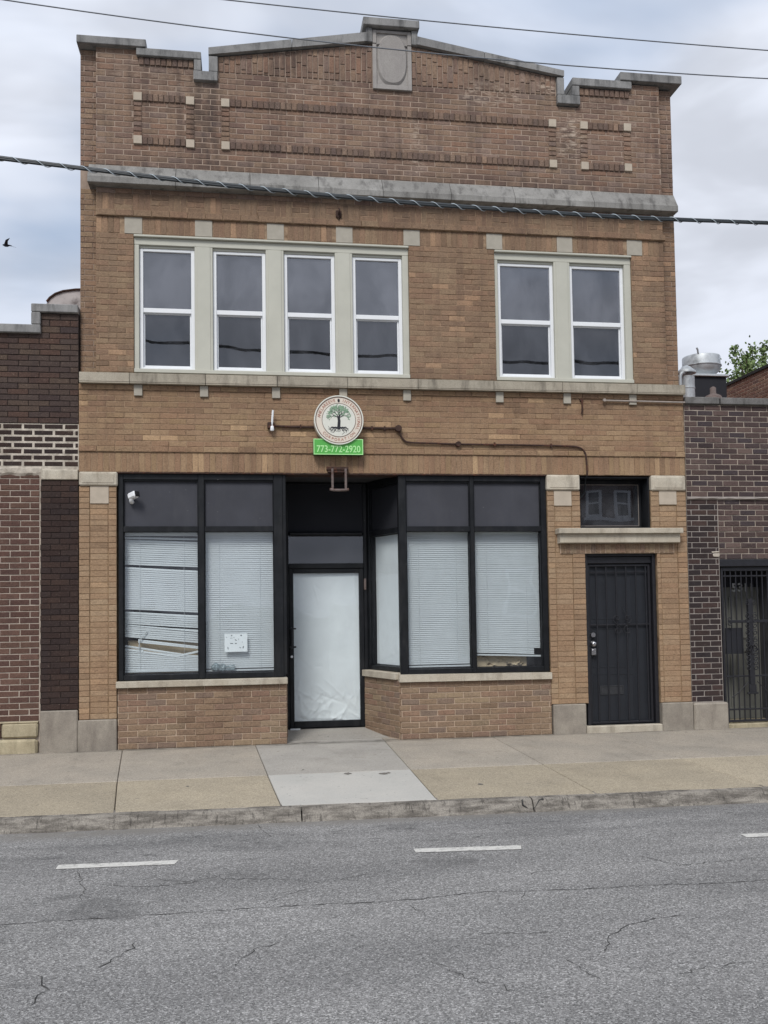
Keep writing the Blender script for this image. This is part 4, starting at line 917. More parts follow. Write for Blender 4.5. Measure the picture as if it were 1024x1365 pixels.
# ------------------------------------------------------------------ round sign with phone number board
SX, SZ = 3.078, 3.885
sg = empty('shop_sign', (SX, -.02, 3.46), label='round cream tree sign above a green phone number board on brick', cat='sign')
MS = Matrix.Translation((-SX, .02, -3.46))
def disc(name, m, r, y0, y1, k=48, rin=None, parent=sg):
    t = MB(MS); vs = []; fs = []
    if rin is None:
        t.prism([(SX + r * math.cos(6.2832 * i / k), SZ + r * math.sin(6.2832 * i / k)) for i in range(k)], y0, y1)
    else:
        for i in range(k):
            a = 6.2832 * i / k
            for rr, y in ((r, y0), (r, y1), (rin, y1), (rin, y0)): vs.append((SX + rr * math.cos(a), y, SZ + rr * math.sin(a)))
        for i in range(k): fs += [(4 * i + q, 4 * ((i + 1) % k) + q, 4 * ((i + 1) % k) + (q + 1) % 4, 4 * i + (q + 1) % 4) for q in range(4)]
        t.add(vs, fs)
    return t.build(name, M[m], parent)
t = MB(MS); t.cbox(2.768, 3.374, -.118, -.015, 3.462, 3.655, .004); nb = t.build('number_board', M['green_dark'], sg)
t = MB(MS); t.box(2.776, 3.366, -.121, -.1185, 3.470, 3.65); t.build('face', M['green'], nb)
t = MB(MS); t.ring(2.768, 3.374, 3.462, 3.655, -.125, -.1185, .010, .001); t.build('border', M['lime_text'], nb)
t = MB(MS); text_mb(t, '773-772-2920', .128, 3.072, -.123, 3.528, width=.535, bold=.0015, sz=.92); t.build('lettering', M['lime_text'], nb)
rd = disc('round_board', 'cream', .300, -.138, -.015)
disc('rim', 'ivory', .302, -.146, -.12, rin=.288, parent=rd); disc('line', 'sign_brown', .288, -.142, -.137, rin=.277, parent=rd)
disc('line', 'sign_brown', .208, -.142, -.137, rin=.202, parent=rd); disc('face', 'ivory', .202, -.1405, -.137, parent=rd)
t = MB(MS)
def arc_text(s, a0, a1, r, size, flip=False):
    for i, ch in enumerate(s):
        if ch == ' ': continue
        a = a0 + (a1 - a0) * (i / (len(s) - 1)); text_mb(t, ch, size, SX + r * math.cos(a), -.140, SZ + r * math.sin(a), rot=(a - math.pi / 2) if not flip else a + math.pi / 2)
arc_text('ANELAREEVE', R(170), R(103), .243, .052); arc_text('INTERNATIONAL', R(77), R(-25), .243, .050); arc_text('CORPORATION', R(222), R(318), .243, .048, True)
t.build('lettering', M['sign_red'], rd)
t = MB(MS); t.prism([(SX + .013 * math.cos(a) * 1.1, SZ + .240 + .022 * math.sin(a)) for a in [6.283 * i / 12 for i in range(12)]], -.1425, -.137); 
# tree print: trunk, boughs, roots
def ribbon(pts, w0, w1):
    P = [Vector(p) for p in pts]; L_ = []; R_ = []
    for i, p in enumerate(P):
        d = (P[min(i + 1, len(P) - 1)] - P[max(i - 1, 0)]).normalized(); nn = Vector((-d.y, d.x)); w = (w0 + (w1 - w0) * i / (len(P) - 1)) / 2
        L_.append(p + nn * w); R_.append(p - nn * w)
    for i in range(len(P) - 1): t.prism([(SX + q.x, SZ + q.y) for q in (R_[i], R_[i + 1], L_[i + 1], L_[i])], -.1425 - .00012 * random.random(), -.1395)
ribbon([(-.002, -.115), (0, -.06), (.004, -.01), (-.004, .04)], .040, .030)
twigs = []
def grow(p, a, l, w, depth):
    q = p + Vector((math.cos(a), math.sin(a))) * l; mid = p.lerp(q, .5) + Vector((U(-.006, .006), U(-.006, .006)))
    ribbon([p, mid, q], w, w * .6); twigs.append(q)
    if depth:
        for da in (U(.25, .6), U(-.6, -.25)): grow(q, a + da, l * U(.62, .8), w * .6, depth - 1)
for a in (155, 128, 100, 76, 52, 25): grow(Vector((0, .03)), R(a + U(-5, 5)), .055, .013, 3)
for a in (-170, -150, -125, -100, -78, -55, -32, -12):
    p = Vector((0, -.09)); l = .115 if abs(a + 90) > 30 else .07
    ribbon([p, p + Vector((math.cos(R(a)), math.sin(R(a)) * .3)) * l * .5, p + Vector((math.cos(R(a)) * l, math.sin(R(a)) * l * .65)), p + Vector((math.cos(R(a - 18)) * l * 1.15, math.sin(R(a - 18)) * l * .8))], .014, .003)
for x in (-.11, -.06, .06, .105):
    ribbon([(x * .3, -.095), (x * .8, -.085), (x, -.11), (x * .85, -.135), (x * .6, -.125)], .010, .004)
t.build('tree_print', M['sign_black'], rd)
t = MB(MS)
for q in twigs:
    for _ in range(4):
        x, z = q.x + U(-.016, .016), q.y + U(-.016, .016)
        if x * x + z * z < .036 and z > .0: r_ = U(.004, .008); t.prism([(SX + x + r_ * math.cos(6.283 * i / 6 + x), SZ + z + r_ * .7 * math.sin(6.283 * i / 6 + x)) for i in range(6)], -.144 - U(0, .0005), -.139)
t.build('leaf_print', M['sign_leaf'], rd, kind='stuff')
# bracket under the sign
br = empty('iron_bracket', (3.07, -.02, 3.25), label='rusty iron bracket hanging over the entry just below the sign', cat='bracket')
MBk = Matrix.Translation((-3.07, .02, -3.25))
t = MB(MBk); t.cbox(2.93, 3.197, -.06, .0, 3.285, 3.325, .004); t.cbox(2.945, 3.18, -.05, .0, 3.255, 3.284, .004); t.build('plate', M['rust'], br)
for x in (2.985, 3.148): t = MB(MBk); t.cbox(x, x + .028, -.075, -.05, 3.045, 3.30, .004); t.build('bar', M['rustgrey'], br)
t = MB(MBk); t.tube([(2.965, -.063, 3.045), (3.02, -.075, 3.035), (3.08, -.08, 3.033), (3.14, -.075, 3.035), (3.195, -.063, 3.045)], .017, 8); t.build('crossbar', M['rustgrey'], br)

# ------------------------------------------------------------------ conduits, camera
cd = empty('conduit', (2.25, 0, 3.8), label='rusty conduit run with round junction boxes crossing the brick beside the sign', cat='conduit')
MC = Matrix.Translation((-2.25, 0, -3.8))
def spline(P, k=6):
    P = [Vector(p) for p in P]; Q = []
    for i in range(len(P) - 1):
        a, b, c, d = P[max(i - 1, 0)], P[i], P[i + 1], P[min(i + 2, len(P) - 1)]
        for s in range(k):
            u = s / k; Q.append(.5 * ((2 * b) + (c - a) * u + (2 * a - 5 * b + 4 * c - d) * u * u + (3 * b - a - 3 * c + d) * u ** 3))
    Q.append(P[-1]); return Q
t = MB(MC); t.tube([(2.26, -.022, 3.825), (2.5, -.022, 3.815), (3.0, -.022, 3.812), (3.83, -.022, 3.812)], .014, 8); t.build('pipe', M['rust'], cd)
t = MB(MC); t.tube(spline([(3.83, -.022, 3.81), (3.85, -.022, 3.75), (3.90, -.022, 3.67), (3.98, -.022, 3.640), (4.3, -.022, 3.632), (4.59, -.022, 3.626), (5.4, -.022, 3.624), (6.02, -.022, 3.616), (6.17, -.022, 3.60), (6.24, -.022, 3.55), (6.262, -.022, 3.46), (6.27, -.022, 3.30), (6.27, -.015, 3.24)], 5), .012, 8); t.build('pipe', M['rust'], cd)
t = MB(MC); t.tube(spline([(6.27, -.015, 3.24), (6.275, .06, 3.19), (6.30, .15, 3.10), (6.30, .2, 3.04), (6.26, .225, 2.98), (6.21, .238, 2.965)], 6), .010, 7); t.build('cable_tail', M['cable'], cd)
for x, z, r_ in ((3.83, 3.812, .042), (4.588, 3.626, .034)): t = MB(MC); t.lathe([(r_ * .9, -.05), (r_, -.045), (r_, 0.0), (r_ * 1.05, .004)], (x, -.004, z), 16, 'y'); t.build('junction_box', M['rust'], cd)
for x, z in ((2.62, 3.818), (3.50, 3.812), (3.66, 3.812), (5.06, 3.628), (5.8, 3.62)): t = MB(MC); t.cbox(x - .008, x + .008, -.038, .0, z - .03, z + .026, .002); t.build('strap', M['rust'], cd)
t = MB(MC); t.cbox(2.215, 2.30, -.075, .0, 3.785, 3.862, .008); t.build('junction_box', M['rust'], cd)
t = MB(MC); t.tube([(2.272, -.06, 3.78), (2.272, -.065, 3.84), (2.276, -.07, 3.92), (2.284, -.075, 4.005)], .013, 8); t.lathe([(.02, 0), (.024, .01), (.024, .05), (.018, .06)], (2.272, -.062, 3.755), 12); t.build('lamp_stub', M['plastic_white'], cd)
t = MB(); t.tube([(6.515, -.03, 4.214), (6.54, -.03, 4.212), (7.0, -.03, 4.210), (7.62, -.03, 4.206)], .0125, 8); t.lathe([(.02, -.03), (.02, .0)], (6.515, -.03, 4.214), 10, 'y'); t.build('grey_pipe', M['conduit'], label='thin grey conduit pipe running under the right end of the sill', cat='pipe')
sc_ = empty('security_camera', (.61, .07, 2.95), label='white security camera with black front on the charcoal panel', cat='camera')
MC2 = Matrix.Translation((-.61, -.07, -2.95))
t = MB(MC2); t.tube([(.60, .078, 2.90), (.60, .02, 2.905), (.60, -.0, 2.925), (.605, -.005, 2.95)], [.028, .026, .024, .02], 10); t.build('mount', M['plastic_white'], sc_)
t = MB(MC2 @ Matrix.Translation((.622, -.01, 2.965)) @ Matrix.Rotation(R(48), 4, 'Z') @ Matrix.Rotation(R(-14), 4, 'X')); t.cbox(-.042, .042, -.07, .06, -.038, .042, .018); t.build('housing', M['plastic_white'], sc_)
t = MB(MC2 @ Matrix.Translation((.622, -.01, 2.965)) @ Matrix.Rotation(R(48), 4, 'Z') @ Matrix.Rotation(R(-14), 4, 'X')); t.cbox(-.034, .038, -.078, -.069, -.032, .032, .003); t.lathe([(.012, -.086), (.014, -.078)], (0, 0, 0), 14, 'y'); t.build('lens', M['plastic_black'], sc_)

# ------------------------------------------------------------------ left neighbour
NL = empty('brick_building', (-2.2, 0, 0), label='low dark brown brick building with stepped coping left of the shop', cat='building')
class OffWall(Wall): pass
def off(root):
    w = Wall(root); return w
WL = Wall(NL); oL = Matrix.Translation((2.2, 0, 0))
XL = -4.6
WL.running(XL, -.006, 3.82, 4.90, .0, 'nb_dark', H=.0675, Lb=.235, j=.007, mx=oL, ph=.02); WL.bed('mortar_black', XL, -.004, 3.82, 4.90, .008, mx=oL)
WL.running(-.435, -.006, 4.90, 5.135, .0, 'nb_dark', H=.0675, Lb=.235, j=.007, mx=oL, ph=.02); WL.bed('mortar_black', -.50, -.004, 4.90, 5.135, .008, mx=oL)
WL.running(XL, -.012, 3.305, 3.82, .004, 'nb_pier', H=.0735, Lb=.232, j=.028, jv=.026, mx=oL, ph=.06); WL.bed('mortar_white', XL, -.002, 3.27, 3.82, .0105, mx=oL)
WL.running(-.435, -.006, .458, 3.15, .0, 'nb_pier', H=.0685, Lb=.2127, j=.006, mx=oL, ph=.004); WL.bed('mortar_black', -.43, -.004, .45, 3.15, .008, mx=oL)
WL.running(XL, -.452, .335, 3.24, .024, 'nb_red', H=.0712, Lb=.226, j=.011, mx=oL, ph=.01); WL.bed('mortar_grey', XL, -.43, .33, 3.27, .030, mx=oL)
t = MB(oL @ I4); t.m = Matrix.Translation((2.2, 0, 0))
for z in [0]:
    vs = []; k = 60
    for i in range(k + 1):
        x = XL + (-.43 - XL) * i / k; vs += [(x, .03, 3.19 + U(-.02, .015)), (x, .008 + U(-.006, .004), 3.235 + U(-.012, .012)), (x, .004 + U(-.004, .003), 3.285 + U(-.01, .01)), (x, .02, 3.32)]
    t.add(vs, [(4 * i + q, 4 * i + 4 + q, 4 * i + 5 + q, 4 * i + 1 + q) for i in range(k) for q in range(3)])
t.build('mortar_smear', M['mortar_white'], NL)
def lst(name, m, *a, c=.008, j=0.0):
    t = MB(Matrix.Translation((2.2, 0, 0))); t.cbox(*a, c, j); return t.build(name, M[m], NL)
lst('cap_stone', 'limestone', -.428, -.008, -.02, .2, 3.152, 3.27)
lst('base_stone', 'base_stone', -.432, -.008, -.028, .2, -.06, .452, c=.012)
lst('rock_stone', 'rock', -.86, -.455, -.012, .2, .150, .318, c=.02, j=.004); lst('rock_stone', 'rock', -1.62, -.98, -.012, .2, .150, .318, c=.02, j=.004)
lst('rock_stone', 'rock', -1.3, -.455, -.03, .2, -.06, .135, c=.03, j=.006); lst('rock_stone', 'rock', -2.3, -1.31, -.03, .2, -.06, .135, c=.03, j=.006); lst('rock_stone', 'rock', -4.6, -2.31, -.03, .2, -.06, .135, c=.03, j=.006); lst('rock_stone', 'rock', -4.6, -1.64, -.012, .2, .15, .318, c=.02, j=.004)
WL.running(-.975, -.865, .15, .318, .0, 'nb_red', Lb=.4, H=.08, mx=oL, ph=-1); WL.bed('mortar_grey', XL, -.44, -.06, .335, .03, mx=oL)
lst('ledge_stone', 'rock', XL, -.452, -.008, .2, .318, .336, c=.006, j=.003)
lst('coping_stone', 'coping', -2.2, -.431, -.05, .3, 4.885, 4.985); lst('coping_stone', 'coping', -4.6, -2.206, -.05, .3, 4.885, 4.985)
lst('coping_stone', 'coping', -.536, -.432, -.048, .3, 4.988, 5.135); lst('coping_stone', 'coping', -.536, -.006, -.05, .3, 5.138, 5.236)
for q_ in ((XL, XL + .2, .24, 12, -.06, 4.9), (XL + .2, -.2, 11.8, 12, -.06, 4.9), (XL + .2, -.012, .24, 11.8, 4.3, 4.4), (XL + .2, -.012, .232, .4, -.06, 4.9),):
    t = MB(Matrix.Translation((2.2, 0, 0))); t.box(*q_); t.build('wall', M['side'], NL)
WL.finish()
t = MB(); 
vs = []; k = 12; cr = [(-.66, .10), (-.645, .02), (-.60, -.02)]
prof = [(-.66, 5.62), (-.655, 5.76), (-.62, 5.83), (-.55, 5.885), (-.45, 5.925), (-.30, 5.955), (-.10, 5.97), (-.02, 5.97), (-.02, 5.80), (-.02, 5.60)]
nP = len(prof)
for i in range(9):
    y = 1.42 + i * .12; vs += [(x + U(-.008, .008), y, z + U(-.008, .008) - .05 * ((i - 4) / 4) ** 2) for x, z in prof]
t.add(vs, [(i * nP + q, i * nP + (q + 1) % nP, (i + 1) * nP + (q + 1) % nP, (i + 1) * nP + q) for i in range(8) for q in range(nP)] + [tuple(range(nP - 1, -1, -1)), tuple(8 * nP + q for q in range(nP))])
roll = t.build('tarpaulin_bundle', M['tarp'], label='grey white tarpaulin bundle on the roof behind the left stepped coping', cat='tarpaulin')
t = MB(); t.tube([(-.65, 1.41, 5.73), (-.61, 1.41, 5.785), (-.54, 1.41, 5.84), (-.44, 1.41, 5.88), (-.28, 1.41, 5.907), (-.03, 1.41, 5.92)], .014, 7); t.build('edge_rope', M['rust'], roll)
t = MB(); t.box(-.62, -.06, 1.5, 2.3, 4.40, 5.60); t.build('support_box', M['tarp'], roll)

# ------------------------------------------------------------------ right neighbour
NR = empty('brick_building', (9.8, 0, 0), label='low purple brown brick building with white joints right of the shop', cat='building')
WR = Wall(NR); oR = Matrix.Translation((-9.8, 0, 0)); XR = 11.95
go = (8.085, 8.89, .02, 2.155)
WR.running(7.628, XR, 2.975, 4.185, .0, 'nb_right', Lb=.2185, H=.071, j=.0105, mx=oR, ph=.05); WR.bed('mortar_grey', 7.626, XR, 2.965, 4.188, .007, mx=oR)
WR.running(7.628, 8.052, .318, 2.95, .012, 'nb_rpier', Lb=.2185, H=.0705, j=.011, mx=oR, ph=.04); WR.bed('mortar_rp', 7.626, 8.06, .31, 2.965, .019, mx=oR)
WR.running(8.068, XR, 2.16, 2.95, .02, 'nb_right', Lb=.2185, H=.0718, j=.0105, mx=oR, ph=.07); WR.bed('mortar_grey', 8.058, XR, 2.16, 2.965, .028, mx=oR)
WR.running(8.90, XR, -.03, 2.16, .02, 'nb_right', Lb=.2185, H=.0718, j=.0105, mx=oR, ph=.07); WR.bed('mortar_grey', 8.892, XR, -.06, 2.16, .028, mx=oR)
WR.finish()
def rst(name, m, *a, c=.008, j=0.0, parent=NR):
    t = MB(oR); t.cbox(*a, c, j); return t.build(name, M[m], parent)
M['coping_dark'] = stone_mat('grimy coping concrete', S(126, 124, 122), S(106, 104, 102), S(62, 60, 58), .8, bump=.7)
rst('coping_stone', 'coping_dark', 7.622, 8.10, -.04, .3, 4.192, 4.283); rst('coping_stone', 'coping_dark', 8.12, 9.6, -.045, .3, 4.19, 4.28); rst('coping_stone', 'coping_dark', 9.61, XR, -.045, .3, 4.19, 4.28)
rst('base_stone', 'base_stone', 7.63, 8.105, -.03, .2, -.06, .308, c=.02, j=.003)
rst('steel_lintel', 'iron', 8.06, 8.95, .012, .2, 2.062, 2.158)
rst('threshold_stone', 'rock', 8.108, 8.90, -.01, .5, -.06, .022)
t = MB(oR); vs = []; k = 50
for i in range(k + 1):
    x = 7.628 + 4.3 * i / k; vs += [(x, .02, 2.935 + U(-.008, .006)), (x, -.012 + U(-.006, .004), 2.955 + U(-.006, .006)), (x, -.010 + U(-.004, .003), 2.972 + U(-.004, .004)), (x, .02, 2.985)]
t.add(vs, [(4 * i + q, 4 * i + 4 + q, 4 * i + 5 + q, 4 * i + 1 + q) for i in range(k) for q in range(3)]); t.build('ledge', M['mortar_rp'], NR)
t = MB(oR); t.cbox(7.97, 8.062, -.004, .04, 2.19, 2.235, .01, .003); t.cbox(7.95, 8.06, .002, .04, 2.246, 2.262, .005, .002); t.build('mortar_smear', M['mortar_white'], NR)
for q_ in ((XR - .2, XR, .24, 12, -.06, 4.2), (7.63, XR - .2, 11.8, 12, -.06, 4.2), (7.63, XR - .2, .24, 11.8, 3.7, 3.8), (8.9, XR - .2, .222, .35, -.06, 4.19), (7.63, 8.9, .222, .35, 2.16, 4.19), (7.63, 8.06, .222, .35, -.06, 2.16),):
    t = MB(oR); t.box(*q_); t.build('wall', M['side'], NR)
dd = rst('inner_door', 'grey_door', 8.10, 8.88, .50, .54, .022, 2.155, c=.003)
t = MB(oR); t.box(8.055, 8.10, .22, .56, .0, 2.16); t.box(8.88, 8.92, .22, .56, .0, 2.16); t.box(8.10, 8.88, .22, .56, 2.155, 2.17); t.build('door_jamb', M['dark_room'], NR)
t = MB(oR)
for z0, z1 in ((.15, .95), (1.10, 1.68)):
    for a, b in ((8.17, 8.46), (8.52, 8.81)): t.ring(a, b, z0, z1, .485, .4995, .03, .004)
t.build('panel_moulding', M['grey_door'], dd)
t = MB(oR); t.cbox(8.11, 8.88, .47, .4995, 1.80, 2.05, .004); t.build('dark_panel', M['board_dark'], dd)
t = MB(oR); text_mb(t, '5311', .155, 8.63, .465, 1.79, width=.30, bold=.004); t.build('house_number', M['digit'], dd)
# gate
gt = empty('iron_gate', (8.48, .06, .03), label='black wrought iron security gate with ornate cross on the right building', cat='gate')
MG = Matrix.Translation((-8.48, -.06, -.03))
t = MB(MG); t.ring(8.092, 8.884, .035, 2.055, .05, .085, (.03, .03, .03, .05), .004)
for z in (.19, .62, 1.93): t.cbox(8.122, 8.854, .055, .080, z, z + .02, .003)
t.build('frame', M['iron'], gt)
for i in range(10):
    x = 8.155 + i * .0745; t = MB(MG); t.cbox(x - .007, x + .007, .058, .072, .066, 2.003, .002); t.build('bar', M['iron'], gt)
t = MB(MG); cx = 8.487; yy = .035
t.cbox(cx - .034, cx + .034, yy, yy + .024, .52, 1.64, .004); t.cbox(8.17, 8.815, yy - .002, yy + .022, 1.325, 1.362, .004)
t.cbox(cx - .075, cx + .075, yy, yy + .026, .395, .42, .004); t.cbox(cx - .05, cx + .05, yy, yy + .026, .42, .52, .004)
for fl in (1, -1):
    for zc in (1.42, 1.36, 1.29, 1.20, 1.04, .98, .92, .86, .80, .74, 1.10): t.tube(scroll(cx + fl * .055, zc, .040, 1.3, 1.2, yy, fl), .007, 5)
    t.tube(scroll(cx + fl * .30, 1.37, .030, 1.2, 0, yy, fl), .006, 5); t.tube(scroll(cx + fl * .30, 1.32, .030, 1.2, 3, yy, fl), .006, 5)
    t.tube(scroll(cx + fl * .05, 1.58, .034, 1.2, 1, yy, fl), .006, 5)
    for a in (.2, .8, 1.4): t.tube([(cx, yy, .92), (cx + fl * .10 * math.cos(a), yy - .01, .92 + .10 * math.sin(a)), (cx + fl * .085 * math.cos(a + .4), yy - .012, .92 + .12 * math.sin(a + .4))], .008, 5)
    t.tube([(cx + fl * .06, yy, .56), (cx + fl * .20, yy, .42), (cx + fl * .30, yy, .36)], .006, 5)
t.build('cross', M['iron'], gt)
t = MB(MG); t.cbox(8.15, 8.40, .088, .10, .92, 1.26, .003); t.build('lock_plate', M['board_dark'], gt)

# ------------------------------------------------------------------ roof things on the right, far wall, tree
vt = empty('roof_ventilator', (10.65, 5.3, 3.8), label='large galvanised mushroom roof ventilator standing left of the leafy tree', cat='ventilator')
MV = Matrix.Translation((-10.65, -5.3, -3.8)); c_ = (10.65, 5.3, 0)
t = MB(MV); t.lathe([(.22, 5.90), (.26, 5.96), (.33, 6.02), (.352, 6.08), (.362, 6.115)], c_, 28); t.build('bowl', M['galv'], vt)
t = MB(MV); t.lathe([(.352, 6.122), (.352, 6.29), (.345, 6.305), (.10, 6.345), (.02, 6.35)], c_, 28); t.build('drum', M['galv'], vt)
t = MB(MV); t.lathe([(.374, 6.108), (.374, 6.124)], c_, 28); t.build('rim', M['galv'], vt)
t = MB(MV); t.cbox(10.29, 11.03, 4.95, 5.67, 5.86, 5.90, .006); t.build('cap', M['galv'], vt)
t = MB(MV); t.box(10.33, 10.99, 5.0, 5.62, 3.8, 5.859); t.build('base_box', M['board_dark'], vt)
t = MB(MV); t.tube([(10.45, 5.02, 6.30), (10.43, 5.0, 6.37), (10.40, 4.98, 6.40)], .018, 6); t.build('bracket', M['galv'], vt)
fl_ = empty('flue_pipe', (8.93, 2.5, 3.8), label='white galvanised flue pipe with hood close against the shop corner', cat='flue')
MF = Matrix.Translation((-8.93, -2.5, -3.8))
t = MB(MF); t.lathe([(.115, 3.8), (.115, 5.20)], (8.94, 2.5, 0), 18); t.lathe([(.12, 5.0), (.122, 5.01), (.12, 5.02)], (8.94, 2.5, 0), 18); t.build('pipe', M['galv'], fl_)
t = MB(MF); t.lathe([(.15, 5.25), (.15, 5.275), (.06, 5.36), (.02, 5.38)], (8.93, 2.5, 0), 18); t.build('hood', M['galv'], fl_)
t = MB(MF); t.tube(spline([(8.79, 2.42, 4.9), (8.78, 2.42, 5.1), (8.80, 2.42, 5.22), (8.90, 2.42, 5.26)]), .03, 8); t.build('elbow', M['galv'], fl_)
t = MB(); t.lathe([(.16, 3.8), (.16, 5.0), (.13, 5.06), (.05, 5.10), (.05, 5.2), (.02, 5.22)], (9.75, 3.2, 0), 14)
t.build('roof_vent', M['rustgrey'], label='short rusty vent pipe below the big roof ventilator', cat='vent')
FB = empty('brick_building', (15.5, 5, 0), label='red brick building with tarred sloping wall top behind the ventilator', cat='building')
WF = Wall(FB); FO = Matrix.Translation((-15.5, -5, 0)); MFw = FO @ frame_m((12.0, 8.4, 0), (0, -1))
WF.running(0, 8.4, 4.0, 6.13, 0, 'nb_far', Lb=.215, H=.069, j=.012, mx=MFw); WF.bed('mortar_far', 0, 8.4, -.06, 6.13, .007, mx=MFw, depth=.25)
WF.finish()
t = MB(MFw); t.box(0, 8.4, -.03, .3, 6.13, 6.185); t.build('coping', M['tar'], FB)
for q_ in ((12.26, 19, 0, .3, -.06, 6.1), (12.26, 19, 8.1, 8.4, -.06, 6.1), (18.7, 19, .3, 8.1, -.06, 6.1), (12.26, 18.7, .3, 8.1, 5.7, 5.8),):
    t = MB(FO); t.box(*q_); t.build('wall', M['side'], FB)

tr = empty('tree', (19.6, 18, 0), label='leafy green tree top rising above the red brick wall', cat='tree')
MT = Matrix.Translation((-19.6, -18, 0))
t = MB(MT); t.tube([(19.6, 18, 0), (19.65, 18, 3), (19.5, 18, 6), (19.55, 18, 8.2)], [.22, .18, .14, .09], 9)
tips = []
for i in range(26):
    a = U(0, 6.283); r_ = U(.2, 1.6); bx, by = 19.55 + U(-.2, .2), 18 + U(-.2, .2); ex_, ey_ = 19.5 + r_ * math.cos(a), 18 + r_ * math.sin(a)
    zt = U(8.6, 9.6); z0 = U(6.0, 8.0)
    pts = [(bx, by, z0), (bx * .5 + ex_ * .5, by * .5 + ey_ * .5, (z0 + zt) / 2), (ex_, ey_, zt)]; t.tube(pts, [.05, .03, .012], 5); tips.append(pts)
for px, pz in ((18.55, 10.30), (19.1, 10.28), (19.55, 10.35), (18.9, 9.95), (20.0, 10.4), (20.6, 10.2)):
    pts = [(px * .7 + 19.5 * .3, 18 + U(-.3, .3), 8.6), (px * .9 + 1.95, 18 + U(-.3, .3), 9.4), (px, 18 + U(-.2, .2), pz)]; t.tube(pts, [.05, .03, .010], 5); tips.append(pts)
t.build('trunk', M['bark'], tr)
t = MB(MT)
def leaf(p, s):
    a = Vector((U(-1, 1), U(-1, 1), U(-1, 1))).normalized(); b = a.orthogonal().normalized(); b = (b * math.cos(2) + a.cross(b) * math.sin(U(0, 6.28))).normalized()
    t.add([tuple(p), tuple(p + a * s * .5 + b * s * .3), tuple(p + a * s), tuple(p + a * s * .5 - b * s * .3)], [(0, 1, 2, 3)])
for pts in tips:
    P = [Vector(q) for q in pts]; upr = P[2].z > 9.9
    for _ in range(420 if not upr else 240):
        u = U(0, 1) ** .7; q = P[0].lerp(P[1], u * 2) if u < .5 else P[1].lerp(P[2], u * 2 - 1)
        sp = .32 if not upr else .17 * (1.15 - u * .8)
        leaf(q + Vector((random.gauss(0, sp), random.gauss(0, sp), random.gauss(0, sp * .9))), U(.09, .17))
t.build('crown', M['leaf'], tr, fix=False, kind='stuff')

# ------------------------------------------------------------------ overhead cables and bird
def quad(pts):
    # least squares parabola z(x)
    A = [[0] * 3 for _ in range(3)]; b = [0] * 3
    for x, z in pts:
        v = (1, x, x * x)
        for i in range(3):
            b[i] += v[i] * z
            for j in range(3): A[i][j] += v[i] * v[j]
    m3 = Matrix(A).inverted() @ Vector(b); return lambda x: m3[0] + m3[1] * x + m3[2] * x * x
def run(pts, y, x0, x1, k):
    f = quad(pts); e = 1e-3
    def z(x):
        if x < -3: return f(-3) + (x + 3) * (f(-3 + e) - f(-3)) / e
        if x > 10: return f(10) + (x - 10) * (f(10 + e) - f(10)) / e
        return f(x)
    return [(x0 + (x1 - x0) * i / k, y, z(x0 + (x1 - x0) * i / k)) for i in range(k + 1)]
cb = empty('utility_cable', (3.5, -2.66, 5.5), label='thick dark cable bundle with pale spiral lashing crossing the facade', cat='cable')
MCb = Matrix.Translation((-3.5, 2.66, -5.5)); P = run([(-.25, 5.722), (1.465, 5.634), (3.281, 5.512), (5.213, 5.465), (7.272, 5.494)], -2.66, -14, 20, 120)
t = MB(MCb); t.tube(P, .019, 10); t.tube([(x, y - .008, z - .014 + .003 * math.sin(3 * x)) for x, y, z in P], .012, 7); t.build('cable', M['cable'], cb)
t = MB(MCb); Q = []
P2 = run([(-.25, 5.722), (1.465, 5.634), (3.281, 5.512), (5.213, 5.465), (7.272, 5.494)], -2.66, -4, 11, 15 * 60)
for i, (x, y, z) in enumerate(P2):
    a = x / .205 * 6.2832; Q.append((x, y - .004 + .0225 * math.cos(a), z - .006 + .0235 * math.sin(a)))
t.tube(Q, .0042, 5); t.build('lashing', M['lash'], cb)
def unproj_y(px, py, y):
    d = fw + rt * ((px - PX / 2) / F) - up * ((py - SY) / F); t = (y - CPOS.y) / d.y; q = CPOS + d * t; return (q.x, q.z)
for pts, lb in (([(10, 0), (250, 35), (512, 64), (768, 88), (1024, 105)], 'thin grey wire crossing just over the gable, lower of two'), ([(300, 0), (512, 21), (768, 47), (1024, 67)], 'thin grey wire crossing the sky highest of all the wires')):
    t = MB(); t.tube(run([unproj_y(a, b, -.9) for a, b in pts], -.9, -14, 20, 60), .0072, 6); t.build('overhead_wire', M['wire'], label=lb, cat='wire')
bd = empty('bird', (-1.79, 4, 7.45), label='small dark bird flying in the sky left of the shop', cat='bird')
MBd = Matrix.Translation((1.79, -4, -7.45)); bm_ = (-1.80, 4, 7.445)
t = MB(); t.tube([(-.055, 0, .004), (-.04, 0, .006), (-.015, 0, 0), (.02, 0, -.004), (.05, 0, 0), (.085, .02, .004)], [.004, .014, .024, .022, .012, .003], 8)
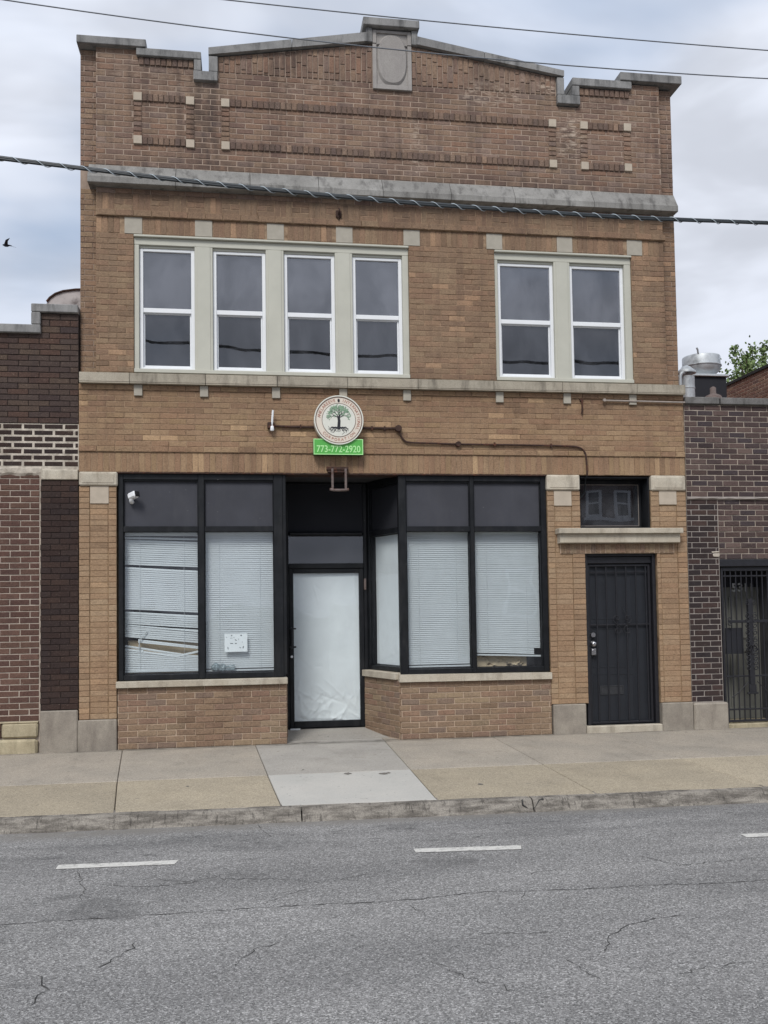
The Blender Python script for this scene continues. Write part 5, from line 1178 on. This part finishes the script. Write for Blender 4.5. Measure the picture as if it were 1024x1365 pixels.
for sy_ in (-1, 1):
    t.add([(-.03, sy_ * .01, .01), (.03, sy_ * .01, .008), (.05, sy_ * .10, .03), (.105, sy_ * .20, .048), (.02, sy_ * .12, .042),
           (-.03, sy_ * .01, .004), (.03, sy_ * .01, .002), (.05, sy_ * .10, .026), (.105, sy_ * .20, .045), (.02, sy_ * .12, .038)],
          [(0, 1, 2, 4), (2, 3, 4), (5, 9, 7, 6), (7, 9, 8), (0, 5, 6, 1), (1, 6, 7, 2), (2, 7, 8, 3), (3, 8, 9, 4), (4, 9, 5, 0)])
t.build('body', M['bird'], bd)

# ------------------------------------------------------------------ house across the street (mirrored in the door transom)
OH = empty('brick_house', (14, -23, 0), label='dark brick house across the street mirrored in the transom glass', cat='house')
MO = Matrix.Translation((-14, 23, 0)); MOF = MO @ frame_m((19.5, -20.5, 0), (-1, 0))
t = MB(MO); t.box(9, 19.5, -29, -20.5, -.2, 7.6); t.build('wall', M['nb_red'], OH)
t = MB(MO); t.xprism([(-20.2, 7.6), (-29.3, 7.6), (-24.7, 9.0)], 8.8, 19.7); t.build('roof', M['roof'], OH)
for x0 in (3.6, 5.55, 7.4):
    for z0 in (1.2,):
        t = MB(MOF); t.ring(x0, x0 + 1.15, z0, z0 + 1.7, -.05, .04, (.10, .10, .12, .12), .005); t.cbox(x0 + .1, x0 + 1.05, -.04, .03, z0 + .82, z0 + .9, .004); w_ = t.build('window', M['vinyl'], OH)
        t = MB(MOF); t.box(x0 + .09, x0 + 1.06, -.012, -.004, z0 + .11, z0 + 1.6); t.build('pane', M['dark_room'], w_)
for x0 in (3.58, 4.66, 6.6, 7.68):
    t = MB(MOF); t.ring(x0, x0 + .60, 4.72, 5.72, -.05, .04, (.10, .10, .10, .08), .005); t.cbox(x0 + .1, x0 + .5, -.04, .03, 5.2, 5.26, .004); w_ = t.build('window', M['vinyl'], OH)
    t = MB(MOF); t.box(x0 + .09, x0 + .51, -.012, -.004, 4.81, 5.65); t.build('pane', M['dark_room'], w_)
for x0 in (3.5, 6.52):
    t = MB(MOF); t.cbox(x0, x0 + 1.84, -.10, .05, 4.62, 4.715, .005); t.build('sill', M['vinyl'], OH)
